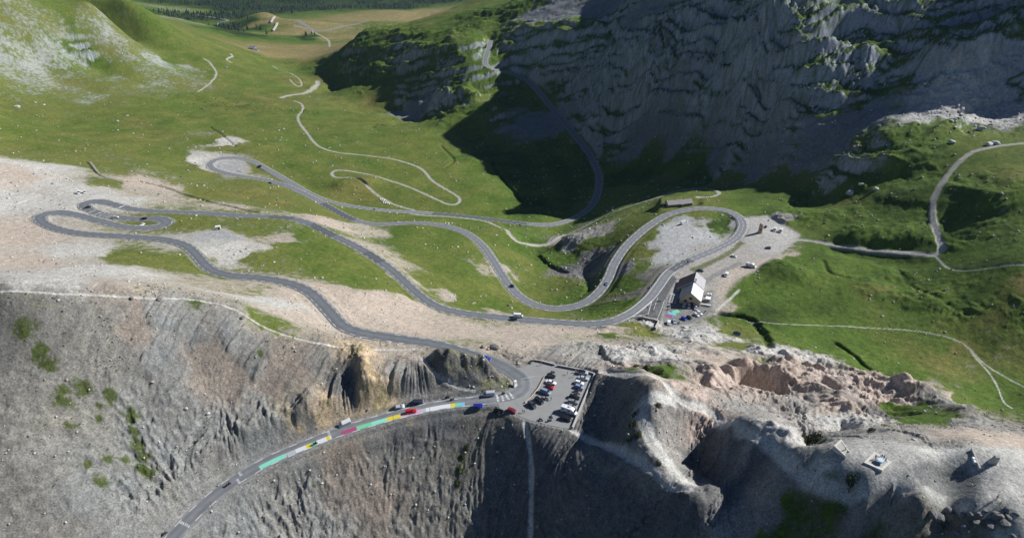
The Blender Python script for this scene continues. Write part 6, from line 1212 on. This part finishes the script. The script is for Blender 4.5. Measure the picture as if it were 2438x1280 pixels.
for i in range(34):
    if i < 24: u, v = random.gauss(535, 32), random.gauss(250, 8)
    else: u, v = 810 + random.gauss(0, 0) + random.uniform(80, 130), random.uniform(296, 306)
    x, y, z = spot(u, v); k = random.choice((0, 0, 0, 1, 1, 2)); o = link(bpy.data.objects.new("cow", cms[k])); o.location = (x, y, z - .02); o.rotation_euler = (0, 0, random.uniform(0, 6.3))
    tag(o, ("brown", "dark", "cream")[k] + (" cow grazing with the herd on the far knoll" if i < 24 else " cow grazing on the bright meadow by the mountain's shade"), "cow", ("brown", "dark", "cream")[k] + (" cows of the far knoll" if i < 24 else " cows of the bright meadow"))
# ------------------------------------------------------------------ far conifer woods (one mass, nobody could count)
def conifer_proto(k):
    rr = random.Random(k); v, f = [], []
    for z0, z1, r0 in ((.0, .12, .04), (.08, .55, .24), (.32, .8, .18), (.6, 1.0, .11)):
        b = len(v); n = 6
        for i in range(n): a = i*6.283/n + rr.uniform(-.3, .3); q = r0*rr.uniform(.7, 1.25); v.append((q*math.cos(a), q*math.sin(a), z0 + rr.uniform(-.04, .04)))
        v.append((rr.uniform(-.02, .02), rr.uniform(-.02, .02), z1))
        for i in range(n): f.append((b+i, b+(i+1) % n, b+n))
    return np.array(v), np.array(f)
fw = np.zeros(X.shape, np.float32); far = VIEWMASK & (Y > 1900)
fw[far] = (sstep(-.25, -.75, dry)*sstep(-.22, .18, fbm(X, Y, 170, 4, 81)))[far]
if fw.sum() > 0:
    pk = pick_from(fw, 7.0, 13.0, 1.0)
    def pk2(rr, N):
        p = pk(rr, N); p[:, 3] = rr.uniform(8, 15, N); p[:, 2] -= .5; return p
    scatter("conifer_forest", 9000, pk2, conifer_proto, [mat("conifer dark", (.012, .026, .014), .95), mat("conifer mid", (.018, .036, .016), .95)], 8)
# ------------------------------------------------------------------ air: one even box of thin haze round everything
hz = bpy.data.materials.new("haze"); hz.use_nodes = True; t_ = hz.node_tree; t_.nodes.remove(t_.nodes["Principled BSDF"])
pv_ = t_.nodes.new("ShaderNodeVolumePrincipled"); pv_.inputs["Color"].default_value = (.45, .68, 1.0, 1); pv_.inputs["Density"].default_value = 0.000018; pv_.inputs["Anisotropy"].default_value = .2
t_.links.new(pv_.outputs[0], t_.nodes["Material Output"].inputs["Volume"])
zlo, zhi = float(H.min()) - 1.0, max(float(H.max()), CAM_H) + 5.0; xw = float(np.abs(X).max()) + 5.0
bm = bmesh.new(); box(bm, (0, (float(Y.max()) - 80)/2, (zlo+zhi)/2), (2*xw, float(Y.max()) + 90, zhi - zlo)); ho = obj("haze", bm, hz); ho["kind"] = "stuff"
